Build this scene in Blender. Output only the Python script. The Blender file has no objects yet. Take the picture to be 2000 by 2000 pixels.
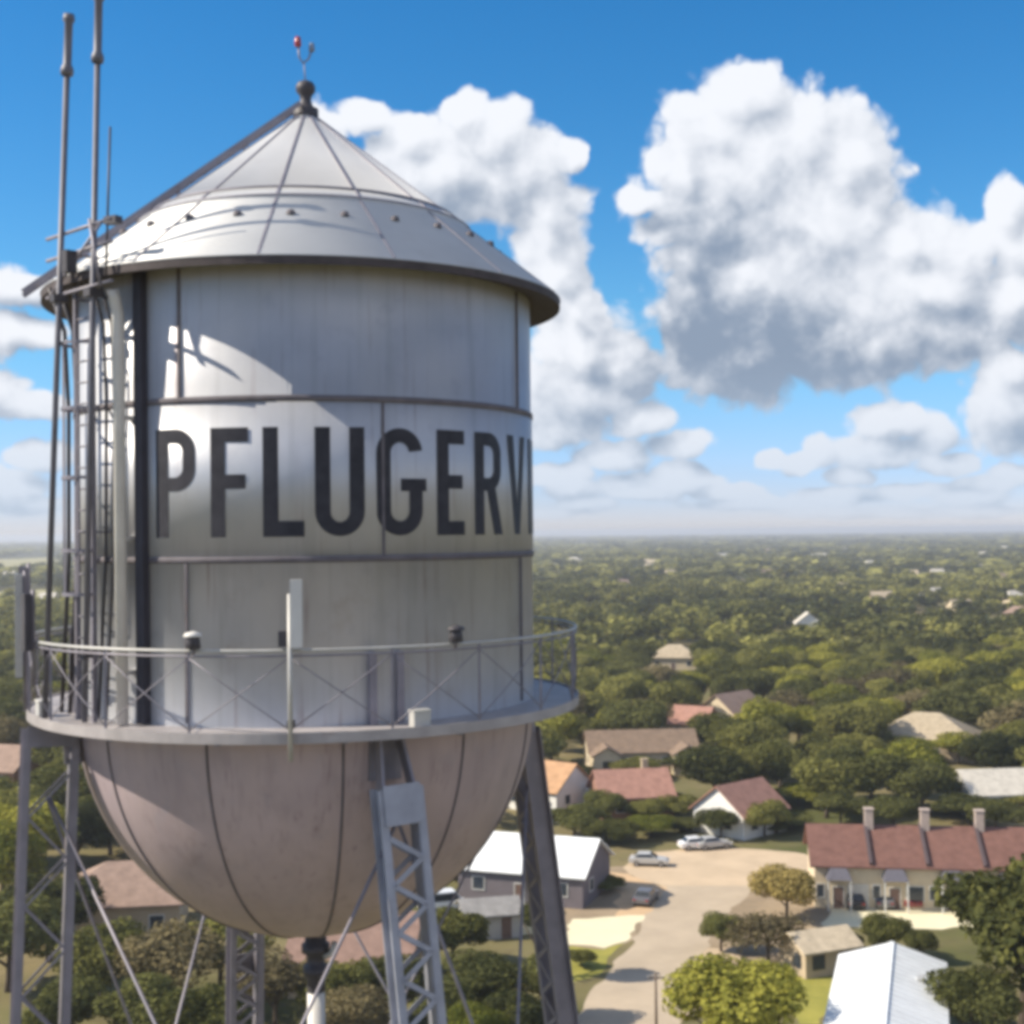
import bpy, bmesh, math, random
import numpy as np
from mathutils import Vector, Matrix
R_ = math.radians
S = bpy.context.scene
C = S.collection

# ------------------------------------------------------------------ camera
F, PITCH, ROLL, HC = 2693.2, 0.0147, 0.0102, 38.0      # focal length in px of a 2000 px frame, radians, metres
cd = bpy.data.cameras.new('camera'); cam = bpy.data.objects.new('camera', cd); C.objects.link(cam)
cd.sensor_width = 36; cd.lens = 36 * F / 2000; cd.clip_start = 0.5; cd.clip_end = 60000
cam.matrix_world = Matrix.Translation((0, 0, HC)) @ Matrix.Rotation(math.pi / 2 + PITCH, 4, 'X') @ Matrix.Rotation(-ROLL, 4, 'Z')
S.camera = cam

def ray(px, py):                                        # direction of the line of sight through a point of the photo
    X, Y = (px - 1000) / F, (1000 - py) / F
    cr, sr, c, s = math.cos(ROLL), math.sin(ROLL), math.cos(PITCH), math.sin(PITCH)
    x, u = cr * X + sr * Y, -sr * X + cr * Y
    return Vector((x, c - s * u, s + c * u))
def at(px, py, z=0.0):                                  # where that line of sight meets height z
    d = ray(px, py); t = (z - HC) / d.z
    return Vector((d.x * t, d.y * t, z))
def at_y(px, py, Y):
    d = ray(px, py); t = Y / d.y
    return Vector((d.x * t, Y, HC + d.z * t))

# ------------------------------------------------------------------ light
TX, TY, TAZ = -3.188, 21.65, R_(8.37)                   # tower axis; its local -Y looks towards the camera
SUN_EL, SUN_AZ = R_(38), R_(-94.0)                      # azimuth clockwise from +Y
sun_dir = Vector((math.sin(SUN_AZ) * math.cos(SUN_EL), math.cos(SUN_AZ) * math.cos(SUN_EL), math.sin(SUN_EL)))
sl = bpy.data.lights.new('sun', 'SUN'); sun = bpy.data.objects.new('sun', sl); C.objects.link(sun)
sl.energy = 5.0; sl.angle = R_(0.53); sl.color = (1.0, 0.90, 0.74)
sun.rotation_euler = sun_dir.to_track_quat('Z', 'Y').to_euler(); sun.location = (-60, 20, 90)

S.render.engine = 'CYCLES'
S.view_settings.view_transform = 'Standard'; S.view_settings.look = 'None'
S.view_settings.exposure = 0.58; S.view_settings.gamma = 1
S.cycles.use_denoising = True
S.cycles.pixel_filter_type = 'BLACKMAN_HARRIS'; S.cycles.filter_width = 4.4
S.cycles.max_bounces = 4; S.cycles.volume_bounces = 0; S.cycles.transparent_max_bounces = 8

# ------------------------------------------------------------------ node helpers
class NT:
    def __init__(s, tree): s.t = tree; s.n = tree.nodes; s.l = tree.links
    def new(s, ty, **kw):
        n = s.n.new(ty)
        for k, v in kw.items(): setattr(n, k, v)
        return n
    def put(s, sock, v):
        if v is None: return
        if hasattr(v, 'is_linked') or isinstance(v, bpy.types.NodeSocket): s.l.new(v, sock)
        else:
            if sock.type == 'RGBA' and len(v) == 3: v = (*v, 1)
            sock.default_value = v
    def math(s, op, a, b=None, c=None, clamp=False):
        n = s.new('ShaderNodeMath', operation=op, use_clamp=clamp)
        for i, v in enumerate((a, b, c)): s.put(n.inputs[i], v)
        return n.outputs[0]
    def vec(s, op, a, b=None, c=None):
        n = s.new('ShaderNodeVectorMath', operation=op)
        for i, v in enumerate((a, b, c)):
            if v is not None: s.put(n.inputs[i], v)
        return n.outputs['Value'] if op in ('LENGTH', 'DOT_PRODUCT', 'DISTANCE') else n.outputs[0]
    def noise(s, v, scale, detail=4, rough=.55, dist=0, col=False):
        n = s.new('ShaderNodeTexNoise'); s.put(n.inputs['Vector'], v)
        n.inputs['Scale'].default_value = scale; n.inputs['Detail'].default_value = detail
        n.inputs['Roughness'].default_value = rough; n.inputs['Distortion'].default_value = dist
        return n.outputs['Color' if col else 'Fac']
    def maprange(s, v, a, b, c=0., d=1., smooth=False):
        n = s.new('ShaderNodeMapRange', interpolation_type='SMOOTHSTEP' if smooth else 'LINEAR')
        for i, x in enumerate((v, a, b, c, d)): s.put(n.inputs[i], x)
        return n.outputs[0]
    def mix(s, f, a, b, mode='MIX'):
        n = s.new('ShaderNodeMix', data_type='RGBA', blend_type=mode)
        s.put(n.inputs[0], f); s.put(n.inputs[6], a); s.put(n.inputs[7], b)
        return n.outputs[2]

# ------------------------------------------------------------------ sky with cumulus clouds (laid out by compass direction)
w = bpy.data.worlds.new('World'); S.world = w; w.use_nodes = True
w.cycles.sampling_method = 'NONE'
T = NT(w.node_tree); T.n.clear()
out = T.new('ShaderNodeOutputWorld')
sky = T.new('ShaderNodeTexSky', sky_type='NISHITA'); sky.sun_disc = False
sky.sun_elevation = SUN_EL; sky.sun_rotation = SUN_AZ; sky.altitude = 200
sky.air_density = 1.0; sky.dust_density = 0.0; sky.ozone_density = 4.0
SKY_STRENGTH = 0.102

def direction(px, py):
    d = ray(px, py).normalized()
    return math.degrees(math.atan2(d.x, d.y)), math.degrees(math.asin(d.z))
DEG = math.degrees(1 / F)
cloud_lobes = [  # centre and half-size of each cloud lobe
 # the tall cloud
 (1450,195,95,75),(1390,255,95,95),(1560,270,120,95),(1460,330,190,120),(1660,320,95,110),(1335,330,60,95),(1262,388,75,36),
 (1400,430,160,75),(1600,440,170,130),(1770,480,125,75),(1870,505,105,80),(1810,570,180,110),(1500,560,190,130),(1370,620,105,135),
 (1440,705,170,85),(1640,680,210,75),(1840,650,190,65),(1345,500,70,45),
 # the cloud behind the tank roof
 (705,235,75,48),(640,250,60,60),(800,265,70,50),(910,225,85,58),(965,265,100,75),(1010,345,110,110),(1110,310,38,44),(850,340,160,110),(1075,430,75,110),
 (1085,530,75,90),(1120,610,65,90),(1140,670,110,85),(1215,715,75,75),(1120,770,125,85),(1250,820,90,48),(1090,840,100,55),(1330,870,85,40),(1200,890,110,42),
 # right edge
 (1965,400,50,60),(2010,480,90,85),(1990,600,100,85),(1960,720,80,60),(1965,805,90,80),(2120,560,150,170),(2140,760,150,90),
 # low and far
 (1600,885,50,45),(1735,825,95,60),(1820,845,65,50),(1710,880,130,42),(1560,905,60,34),(1080,930,110,34),(1330,945,120,28),(1780,958,115,26),(1920,948,85,28),(1140,985,80,20),(1470,985,150,20),(1660,930,70,24),(1850,905,80,30),(1980,925,70,26),(1250,960,110,24),(1780,1005,120,14),(1330,925,75,34),(1215,945,85,30),(1500,900,40,30),(1640,968,120,26),(1890,970,110,26),(1420,962,90,22),(1120,955,90,26),
 (1640,1003,170,16),(1060,1003,90,16),(1900,1000,120,16),
 # left of the tank
 (35,560,80,48),(20,640,110,48),(90,650,60,30),(60,790,85,40),(-20,760,90,50),(80,895,85,45),(10,950,120,45),(70,985,100,26),(-120,600,130,110)]
grp = bpy.data.node_groups.new('cloud_density', 'ShaderNodeTree')
grp.interface.new_socket('P', in_out='INPUT', socket_type='NodeSocketVector')
grp.interface.new_socket('D', in_out='OUTPUT', socket_type='NodeSocketFloat')
G = NT(grp); gi = G.new('NodeGroupInput'); go = G.new('NodeGroupOutput')
P = gi.outputs[0]
w1 = G.vec('MULTIPLY', G.vec('SUBTRACT', G.noise(P, .42, 2, .5, col=True), (.5, .5, .5)), (1.5, 1.1, 0))
w2 = G.vec('MULTIPLY', G.vec('SUBTRACT', G.noise(P, 1.7, 3, .6, col=True), (.5, .5, .5)), (.30, .25, 0))
sp_ = G.new('ShaderNodeSeparateXYZ'); G.l.new(P, sp_.inputs[0]); wk = G.maprange(sp_.outputs[1], .5, 7., .42, 1.)
wc = G.new('ShaderNodeCombineXYZ'); [G.l.new(wk, wc.inputs[i]) for i in range(3)]
Q = G.vec('MULTIPLY_ADD', G.vec('ADD', w1, w2), wc.outputs[0], P)
acc = None
for (x, y, rx, ry) in cloud_lobes:
    u, v = direction(x, y); kf = 1.22 if ry > 60 else .96; ru, rv = rx * DEG * kf, ry * DEG * kf
    ln = G.vec('LENGTH', G.vec('MULTIPLY_ADD', Q, (1 / ru, 1 / rv, 0), (-u / ru, -v / rv, 0)))
    acc = ln if acc is None else G.math('SMOOTH_MIN', acc, ln, .22)
vor = G.new('ShaderNodeTexVoronoi', feature='F1'); G.put(vor.inputs['Vector'], Q)
vor.inputs['Scale'].default_value = .85; vor.inputs['Detail'].default_value = 1.6; vor.inputs['Roughness'].default_value = .55
bil = G.math('SUBTRACT', .42, vor.outputs['Distance'])
dens = G.math('ADD', G.math('SUBTRACT', 1., acc), G.math('MULTIPLY', bil, .34))
fine = G.math('MULTIPLY', G.math('SUBTRACT', G.noise(P, 3.0, 3, .5), .5), .06)
dens = G.math('ADD', dens, fine)
G.l.new(dens, go.inputs[0])

tc = T.new('ShaderNodeTexCoord'); sep = T.new('ShaderNodeSeparateXYZ'); T.l.new(tc.outputs['Generated'], sep.inputs[0])
az = T.math('MULTIPLY', T.math('ARCTAN2', sep.outputs[0], sep.outputs[1]), 57.29578)
el = T.math('MULTIPLY', T.math('ARCSINE', sep.outputs[2]), 57.29578)
cmb = T.new('ShaderNodeCombineXYZ'); T.l.new(az, cmb.inputs[0]); T.l.new(el, cmb.inputs[1]); PW = cmb.outputs[0]
g0 = T.new('ShaderNodeGroup'); g0.node_tree = grp; T.l.new(PW, g0.inputs[0]); D0 = g0.outputs[0]
g1 = T.new('ShaderNodeGroup'); g1.node_tree = grp; T.l.new(T.vec('ADD', PW, (-.6, .9, 0)), g1.inputs[0]); D1 = g1.outputs[0]
D0c = T.math('MINIMUM', D0, .9); D1c = T.math('MINIMUM', T.math('MAXIMUM', D1, -.5), .9)
grad = T.math('SUBTRACT', D0c, D1c)                     # lit towards the sun, grey away from it
lit = T.math('MULTIPLY_ADD', grad, .85, .66)
PG = T.vec('ADD', PW, T.vec('MULTIPLY', T.vec('SUBTRACT', T.noise(PW, .8, 3, .6, col=True), (.5, .5, .5)), (2.2, 1.4, 0)))
grey = None                                             # thick cloud bases
for (x, y, rx, ry, k) in [(1420,680,240,125,.66),(1660,705,240,65,.55),(1360,600,110,120,.36),(1350,470,110,150,.18),(1560,600,120,90,.14),(1900,640,190,50,.42),(1470,800,160,40,.25),(1430,460,170,60,.34),
                          (940,400,180,90,.26),(1130,800,170,90,.28),(1250,880,150,30,.25),(1740,870,150,34,.3),(1970,840,90,50,.3),(1300,420,110,40,.15),
                          (40,600,110,34,.32),(60,720,120,40,.2),(60,860,110,30,.22),(60,950,140,25,.2)]:
    u, v = direction(x, y); ru, rv = rx * DEG, ry * DEG
    ln = T.vec('LENGTH', T.vec('MULTIPLY_ADD', PG, (1 / ru, 1 / rv, 0), (-u / ru, -v / rv, 0)))
    gk = T.maprange(ln, 1.25, .25, 0, k, True)
    grey = gk if grey is None else T.math('ADD', grey, gk)
grey = T.math('MULTIPLY', grey, T.maprange(T.noise(PW, .7, 4, .55), .3, .7, .62, 1.25))
lit = T.math('SUBTRACT', lit, grey)
lit = T.math('ADD', lit, T.math('MULTIPLY', T.math('SUBTRACT', T.noise(PW, .55, 3, .5), .5), .36))
lit = T.maprange(lit, -.25, 1.05, 0., 1., True)
ccol = T.mix(lit, (.26, .33, .44), (.86, .885, .94))
low = T.maprange(el, .3, 7., .62, 0.)                   # cloud near the horizon is seen through more air
ccol = T.mix(low, ccol, (.44, .55, .70))
cov = T.maprange(D0, -.10, .17, 0, 1, True)
# cloud added over the unseen sky, kept dense and bright to lift tank shade
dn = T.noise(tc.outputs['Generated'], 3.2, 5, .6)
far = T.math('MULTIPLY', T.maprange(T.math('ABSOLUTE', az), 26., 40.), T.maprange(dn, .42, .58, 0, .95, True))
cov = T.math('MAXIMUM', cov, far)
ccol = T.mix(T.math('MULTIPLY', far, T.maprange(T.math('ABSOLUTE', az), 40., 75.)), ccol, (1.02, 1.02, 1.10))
cov = T.math('MULTIPLY', cov, T.maprange(el, -.3, 1.6, 0, 1, True))
cov = T.math('MULTIPLY', cov, T.maprange(el, 0., 4., .88, 1.))
hs = T.new('ShaderNodeHueSaturation'); T.l.new(sky.outputs[0], hs.inputs['Color']); hs.inputs['Saturation'].default_value = 1.32
hz = T.mix(T.maprange(el, 0., 9., 0., 1., True), (.64, .68, 1.12), (.88, 1.01, 1.0))
skyc = T.mix(1., hs.outputs[0], hz, 'MULTIPLY')
b0 = T.new('ShaderNodeBackground'); T.l.new(skyc, b0.inputs[0]); b0.inputs[1].default_value = SKY_STRENGTH
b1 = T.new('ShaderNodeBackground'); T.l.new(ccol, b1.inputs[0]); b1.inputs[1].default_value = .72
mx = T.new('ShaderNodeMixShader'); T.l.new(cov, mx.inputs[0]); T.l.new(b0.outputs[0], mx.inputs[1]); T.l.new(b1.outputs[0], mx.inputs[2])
T.l.new(mx.outputs[0], out.inputs[0])

# ------------------------------------------------------------------ materials
MATS = {}
def mat(name, col, rough=.7, metal=0., var=.25, scale=3., col2=None, stain=0., streak=False, bump=0., spec=.35, coord='Object'):
    if name in MATS: return MATS[name]
    m = bpy.data.materials.new(name); m.use_nodes = True; t = NT(m.node_tree)
    b = t.n['Principled BSDF']; tcn = t.new('ShaderNodeTexCoord'); v = tcn.outputs[coord]
    c2 = col2 or tuple(c * (1 - var) for c in col)
    n1 = t.noise(v, scale, 6, .62)
    base = t.mix(t.maprange(n1, .35, .68), col, c2)
    if streak:                                          # rain streaks running down the sheet
        sv = t.vec('MULTIPLY', v, (5.5, 5.5, .22))
        n2 = t.noise(sv, 1., 5, .6)
        base = t.mix(t.maprange(n2, .52, .74, 0, .55), base, tuple(c * .62 for c in col))
        n4 = t.noise(t.vec('MULTIPLY', v, (1.1, 1.1, .5)), 1., 4, .6)
        base = t.mix(t.maprange(n4, .42, .66, 0, .35), base, (col[0] * 1.12, col[1] * 1.08, col[2] * .98))
        n5 = t.noise(t.vec('MULTIPLY', v, (11., 11., .30)), 1., 4, .65); n6 = t.noise(t.vec('MULTIPLY', v, (1.3, 1.3, .9)), 1., 3, .5)
        base = t.mix(t.math('MULTIPLY', t.maprange(n5, .56, .72, 0, .7), t.maprange(n6, .42, .62)), base, (.25, .185, .20))
        n7 = t.noise(v, 2.3, 7, .7)
        base = t.mix(t.maprange(n7, .56, .70, 0, .30), base, (.30, .30, .36))
    if stain:
        n3 = t.noise(v, scale * .6 + .3, 8, .72)
        base = t.mix(t.maprange(n3, .60, .72, 0, stain), base, (.20, .12, .075))
    t.l.new(base, b.inputs['Base Color'])
    b.inputs['Roughness'].default_value = rough; b.inputs['Metallic'].default_value = metal
    b.inputs['Specular IOR Level'].default_value = spec
    if bump:
        bn = t.new('ShaderNodeBump'); bn.inputs['Strength'].default_value = bump; bn.inputs['Distance'].default_value = .03
        t.l.new(t.noise(v, scale * 3, 5, .6), bn.inputs['Height']); t.l.new(bn.outputs[0], b.inputs['Normal'])
    MATS[name] = m; return m

def foliage(name, lo, hi, attr=False):
    m = bpy.data.materials.new(name); m.use_nodes = True; t = NT(m.node_tree); t.n.clear()
    o = t.new('ShaderNodeOutputMaterial')
    if attr:
        a = t.new('ShaderNodeAttribute'); a.attribute_name = 'tint'; rnd = a.outputs['Fac']
    else:
        oi = t.new('ShaderNodeObjectInfo'); rnd = oi.outputs['Random']
    geo = t.new('ShaderNodeNewGeometry'); tcn = t.new('ShaderNodeTexCoord')
    isl = t.math('MULTIPLY', t.math('SUBTRACT', geo.outputs['Random Per Island'], .5), .7)
    cl = t.math('MULTIPLY', t.math('SUBTRACT', t.noise(geo.outputs['Position'], .35, 3, .5), .5), 1.1)
    f = t.math('ADD', t.math('ADD', rnd, isl), cl, clamp=True)
    c = t.mix(f, lo, hi)
    d = t.new('ShaderNodeBsdfDiffuse'); tr = t.new('ShaderNodeBsdfTranslucent'); s = t.new('ShaderNodeMixShader')
    t.l.new(c, d.inputs[0]); t.l.new(t.mix(.5, c, (hi[0] * 1.2, hi[1] * 1.25, hi[2] * .8)), tr.inputs[0]); s.inputs[0].default_value = .22
    t.l.new(d.outputs[0], s.inputs[1]); t.l.new(tr.outputs[0], s.inputs[2]); t.l.new(s.outputs[0], o.inputs[0])
    MATS[name] = m; return m
FOL = {k: foliage('foliage_' + k, lo, hi) for k, lo, hi in [
    ('dark', (.032, .038, .017), (.150, .152, .050)), ('olive', (.052, .058, .021), (.235, .225, .065)),
    ('bright', (.09, .105, .022), (.33, .31, .060)), ('gold', (.24, .185, .065), (.42, .33, .12)), ('brown', (.085, .072, .042), (.20, .165, .085))]}
FOLW = foliage('foliage_woodland', (.038, .045, .020), (.31, .295, .085), True)
BARK = mat('bark', (.10, .075, .055), .9, scale=6, var=.4)
PAINT = mat('weathered_silver_paint', (.478, .492, .535), .46, .35, .14, .9, streak=True, stain=.25, spec=.3)
PAINTR = mat('weathered_roof_paint', (.53, .535, .54), .52, .2, .14, .7, stain=.2, spec=.3)
LAP = mat('stained_lap_seam', (.15, .135, .15), .75, 0, .35, 4., stain=.6)
STEEL = mat('grey_painted_steel', (.26, .245, .285), .5, .2, .25, 2.5, stain=.35)
STEELD = mat('dark_steel', (.075, .07, .08), .55, .2, .3, 3.)
GALV = mat('galvanised_steel', (.50, .495, .48), .5, .2, .2, 3., stain=.3)
CREAMP = mat('cream_pipe_paint', (.66, .64, .61), .5, 0, .15, 2., stain=.15)
BLACKP = mat('black_letter_paint', (.016, .016, .024), .6, 0, .3, 5., col2=(.035, .034, .045))
BLACKR = mat('black_rubber', (.02, .02, .022), .7)
MASTM = mat('mast_grey', (.15, .15, .18), .5, .1, .25, 3.)
REDL = mat('red_lamp_glass', (.35, .05, .06), .25, spec=.6)
BLUEL = mat('clear_lamp_glass', (.20, .26, .36), .2, spec=.6)

# ------------------------------------------------------------------ mesh helpers
def tag(o, label=None, cat=None, group=None, kind=None):
    for k, v in (('label', label), ('category', cat), ('group', group), ('kind', kind)):
        if v: o[k] = v
    return o
def empty(name, loc=(0, 0, 0), rz=0., label=None, cat=None, group=None):
    o = bpy.data.objects.new(name, None); C.objects.link(o); o.location = loc; o.rotation_euler = (0, 0, rz)
    o.empty_display_size = .2
    return tag(o, label, cat, group)
class MB:
    def __init__(s): s.v = []; s.f = []; s.sm = []
    def add(s, vs, fs, smooth=False):
        k = len(s.v); s.v += [tuple(v) for v in vs]; s.f += [tuple(i + k for i in f) for f in fs]; s.sm += [smooth] * len(fs)
        return s
    def box(s, c, d, rz=0., M=None):
        x, y, z = d[0] / 2, d[1] / 2, d[2] / 2
        vs = [Vector((a * x, b * y, e * z)) for a in (-1, 1) for b in (-1, 1) for e in (-1, 1)]
        M = M or Matrix.Rotation(rz, 3, 'Z')
        return s.add([M @ v + Vector(c) for v in vs], [(0, 1, 3, 2), (4, 6, 7, 5), (0, 4, 5, 1), (2, 3, 7, 6), (0, 2, 6, 4), (1, 5, 7, 3)])
    def bar(s, a, b, wx, wy, side=None):                # rectangular bar from a to b
        a, b = Vector(a), Vector(b); d = (b - a); L = d.length; d.normalize()
        sx = Vector(side) if side else (Vector((0, 0, 1)).cross(d) if abs(d.z) < .95 else Vector((1, 0, 0)))
        sx = (sx - d * sx.dot(d)).normalized(); sy = d.cross(sx)
        return s.box((a + b) / 2, (wx, wy, L), M=Matrix((sx, sy, d)).transposed())
    def tube(s, pts, r, n=10, close=False, cap=True):
        pts = [Vector(p) for p in pts]; m = len(pts); rs = r if isinstance(r, (list, tuple)) else [r] * m
        vs = []; ref = None
        for i, p in enumerate(pts):
            t = (pts[(i + 1) % m] - pts[i - 1]) if close else (pts[min(i + 1, m - 1)] - pts[max(i - 1, 0)])
            t.normalize()
            if ref is None: ref = Vector((1, 0, 0)) if abs(t.x) < .8 else Vector((0, 1, 0))
            ref = (ref - t * ref.dot(t)).normalized(); o = t.cross(ref)
            vs += [p + (ref * math.cos(2 * math.pi * k / n) + o * math.sin(2 * math.pi * k / n)) * rs[i] for k in range(n)]
        fs = [(i * n + k, i * n + (k + 1) % n, ((i + 1) % m) * n + (k + 1) % n, ((i + 1) % m) * n + k) for i in range(m if close else m - 1) for k in range(n)]
        s.add(vs, fs, True)
        if cap and not close:
            k = len(s.v) - len(vs); s.f += [tuple(k + i for i in range(n - 1, -1, -1)), tuple(k + (m - 1) * n + i for i in range(n))]; s.sm += [False, False]
        return s
    def lathe(s, prof, n=96, c=(0, 0, 0), smooth=True, a0=0., a1=2 * math.pi, closed=False):
        full = abs(a1 - a0 - 2 * math.pi) < 1e-6; cols = n if full else n + 1; m = len(prof); vs = []
        for k in range(cols):
            a = a0 + (a1 - a0) * k / n
            vs += [(c[0] + r * math.sin(a), c[1] - r * math.cos(a), c[2] + z) for r, z in prof]
        fs = []
        for k in range(n):
            j = (k + 1) % cols
            for i in range(m if closed else m - 1):
                i2 = (i + 1) % m; fs.append((k * m + i, j * m + i, j * m + i2, k * m + i2))
        s.add(vs, fs, smooth)
        if not full and closed:
            k = len(s.v) - len(vs); s.f += [tuple(k + i for i in range(m)), tuple(k + (cols - 1) * m + i for i in range(m - 1, -1, -1))]; s.sm += [False, False]
        return s
    def ball(s, c, r, n=14, sz=1.):
        return s.lathe([(max(1e-4, r * math.sin(math.pi * i / n)), -r * sz * math.cos(math.pi * i / n)) for i in range(n + 1)], n * 2, c)
    def build(s, name, m, parent=None, loc=None):
        me = bpy.data.meshes.new(name); me.from_pydata(s.v, [], s.f)
        me.polygons.foreach_set('use_smooth', s.sm); me.materials.append(m); me.update()
        if len(s.f) > 1:
            bm = bmesh.new(); bm.from_mesh(me); bmesh.ops.recalc_face_normals(bm, faces=bm.faces[:]); bm.to_mesh(me); bm.free()
        o = bpy.data.objects.new(name, me); C.objects.link(o)
        if parent: o.parent = parent
        if loc is not None: o.location = loc
        return o
def copy_tree(o, parent=None):
    c = o.copy(); C.objects.link(c); c.parent = parent
    for ch in list(o.children): copy_tree(ch, c)
    return c

# ================================================================== GROUND
def sheet(name, pts, m, z, kind='structure', rag=.45):
    if rag:
        r_ = random.Random(len(name) + int(abs(pts[0][0]) * 10)); out_ = []
        for i in range(len(pts)):
            a, b = Vector(pts[i - 1]), Vector(pts[i]); n = max(1, min(60, int((b - a).length / 1.1)))
            nr = Vector((-(b - a).y, (b - a).x, 0)).normalized(); o_ = 0.
            for k in range(n):
                o_ = o_ * .6 + r_.uniform(-rag, rag); t = k / n
                out_.append(a.lerp(b, t) + nr * (o_ if k else o_ * .3))
        pts = out_
    mb = MB(); mb.add([(p[0], p[1], z) for p in pts], [tuple(range(len(pts)))])
    o = mb.build(name, m); o['kind'] = kind
    return o
def ground_material():
    m = bpy.data.materials.new('suburban_ground'); m.use_nodes = True; t = NT(m.node_tree); b = t.n['Principled BSDF']
    v = t.new('ShaderNodeNewGeometry').outputs['Position']
    c = t.mix(t.maprange(t.noise(v, .02, 5, .6), .38, .62), (.085, .092, .032), (.26, .205, .11))
    c = t.mix(t.maprange(t.noise(v, .11, 6, .65), .52, .68, 0, .7), c, (.115, .125, .040))
    c = t.mix(t.maprange(t.noise(v, .6, 5, .6), .5, .75, 0, .5), c, (.10, .075, .05))
    wood = t.maprange(t.noise(v, .006, 6, .7), .36, .50)
    dist = t.maprange(t.vec('LENGTH', v), 700, 1600)
    c = t.mix(t.math('MULTIPLY', wood, dist), c, (.040, .047, .022))
    t.l.new(c, b.inputs['Base Color']); b.inputs['Roughness'].default_value = .95; b.inputs['Specular IOR Level'].default_value = .1
    return m
gm = ground_material()
GX, GY0, GY1 = 9000, -400, 15000
mb = MB(); N = 24
xs = [(-1 + 2 * i / N) for i in range(N + 1)]; xs = [math.copysign(abs(x) ** 1.6, x) * GX for x in xs]
ys = [GY0 + (GY1 - GY0) * (i / N) ** 1.8 for i in range(N + 1)]
vs = [(x, y, 0.) for y in ys for x in xs]
mb.add(vs, [(j * (N + 1) + i, j * (N + 1) + i + 1, (j + 1) * (N + 1) + i + 1, (j + 1) * (N + 1) + i) for j in range(N) for i in range(N)])
o = mb.build('ground', gm); o['kind'] = 'structure'

CONC = mat('worn_pale_road', (.47, .385, .285), .9, 0, .2, .22, bump=.1, spec=.15)
SAND = mat('packed_sand', (.55, .43, .30), .95, 0, .18, .25, spec=.1)
SANDO = mat('orange_sand', (.58, .41, .25), .95, 0, .15, .3, spec=.1)
PALE = mat('bleached_concrete', (.72, .66, .46), .9, 0, .10, .4, spec=.15)
LAWN = mat('sunlit_lawn', (.32, .29, .07), .95, 0, .3, .5, col2=(.22, .22, .05), spec=.1)
DRY = mat('dry_field', (.40, .35, .20), .95, 0, .25, .012, col2=(.25, .25, .11), spec=.1)
KERB = mat('kerb_concrete', (.48, .44, .37), .9, 0, .15, 2.)
def strip(name, L, Rr, m, z, close=False):
    mb = MB(); n = len(L)
    mb.add([(p.x, p.y, z) for p in L] + [(p.x, p.y, z) for p in Rr], [(i, n + i, n + i + 1, i + 1) for i in range(n - 1)])
    o = mb.build(name, m); o['kind'] = 'structure'; return o
def smooth_line(pts, n=8):
    P_ = [Vector(p) for p in pts]; out_ = []
    for i in range(len(P_) - 1):
        a, b, c_, d = P_[max(i - 1, 0)], P_[i], P_[i + 1], P_[min(i + 2, len(P_) - 1)]
        for k in range(n):
            t = k / n
            out_.append(.5 * ((2 * b) + (c_ - a) * t + (2 * a - 5 * b + 4 * c_ - d) * t * t + (3 * b - a - 3 * c_ + d) * t ** 3))
    return out_ + [P_[-1]]
roadL = smooth_line([at(1080, 2150), at(1125, 2000), at(1180, 1905), at(1235, 1840), at(1268, 1780), at(1302, 1730)])
roadR = smooth_line([at(1300, 2150), at(1328, 2000), at(1352, 1905), at(1388, 1840), at(1428, 1780), at(1475, 1730)])
_rr = random.Random(4)
for ln_ in (roadL, roadR):
    for k in range(len(ln_)): ln_[k] = ln_[k] + Vector((_rr.uniform(-.35, .35), 0, 0))
strip('road', roadL, roadR, CONC, .012)
_rr = random.Random(4)
lot = [at(1312, 1735), at(1425, 1735), at(1560, 1758), at(1640, 1752), at(1640, 1700), at(1555, 1665), at(1420, 1655), at(1310, 1662), at(1235, 1668), at(1225, 1700), at(1270, 1722)]
sheet('parking_lot', lot, SAND, .008)
sheet('sand_yard', [at(1225, 1790), at(1275, 1780), at(1312, 1735), at(1270, 1722), at(1235, 1712), at(1150, 1690), at(1125, 1720), at(1215, 1745), at(1200, 1790)], SANDO, .006)
sheet('driveway', [at(1100, 1845), at(1180, 1852), at(1225, 1838), at(1272, 1785), at(1205, 1790), at(1120, 1795)], PALE, .010)
sheet('lawn', [at(1090, 1960), at(1150, 1910), at(1222, 1842), at(1178, 1855), at(1085, 1850)], LAWN, .006)
sheet('lawn', [at(1560, 2000), at(1480, 1930), at(1530, 1890), at(1640, 1880), at(1660, 1900), at(1600, 2000)], LAWN, .006)
sheet('sand_yard', [at(1380, 1860), at(1640, 1900), at(1660, 1770), at(1560, 1745), at(1425, 1735), at(1400, 1780)], mat('dull_earth', (.36, .28, .19), .95, 0, .35, .2, spec=.1), .004)
sheet('sand_yard', [at(1095, 1870), at(1230, 1838), at(1300, 1740), at(1240, 1690), at(1120, 1700), at(1100, 1780)], mat('dull_earth', (.36, .28, .19)), .004)
sheet('sand_yard', [at(1325, 1900), at(1375, 1850), at(1440, 1850), at(1420, 1940), at(1330, 2000)], SAND, .006)
sheet('sand_yard', [at(1640, 1752), at(1650, 1795), at(1900, 1790), at(2120, 1790), at(2120, 1745), at(1640, 1745)], SAND, .006)
sheet('pavement', [at(1612, 1812), at(1862, 1812), at(2100, 1815), at(2100, 1775), at(1862, 1772), at(1618, 1774)], PALE, .016)
sheet('field', [at(1590, 1325), at(1720, 1322), at(1700, 1295), at(1600, 1297)], mat('sandy_clearing', (.42, .35, .20), .95, 0, .2, .05), .02)
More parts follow.
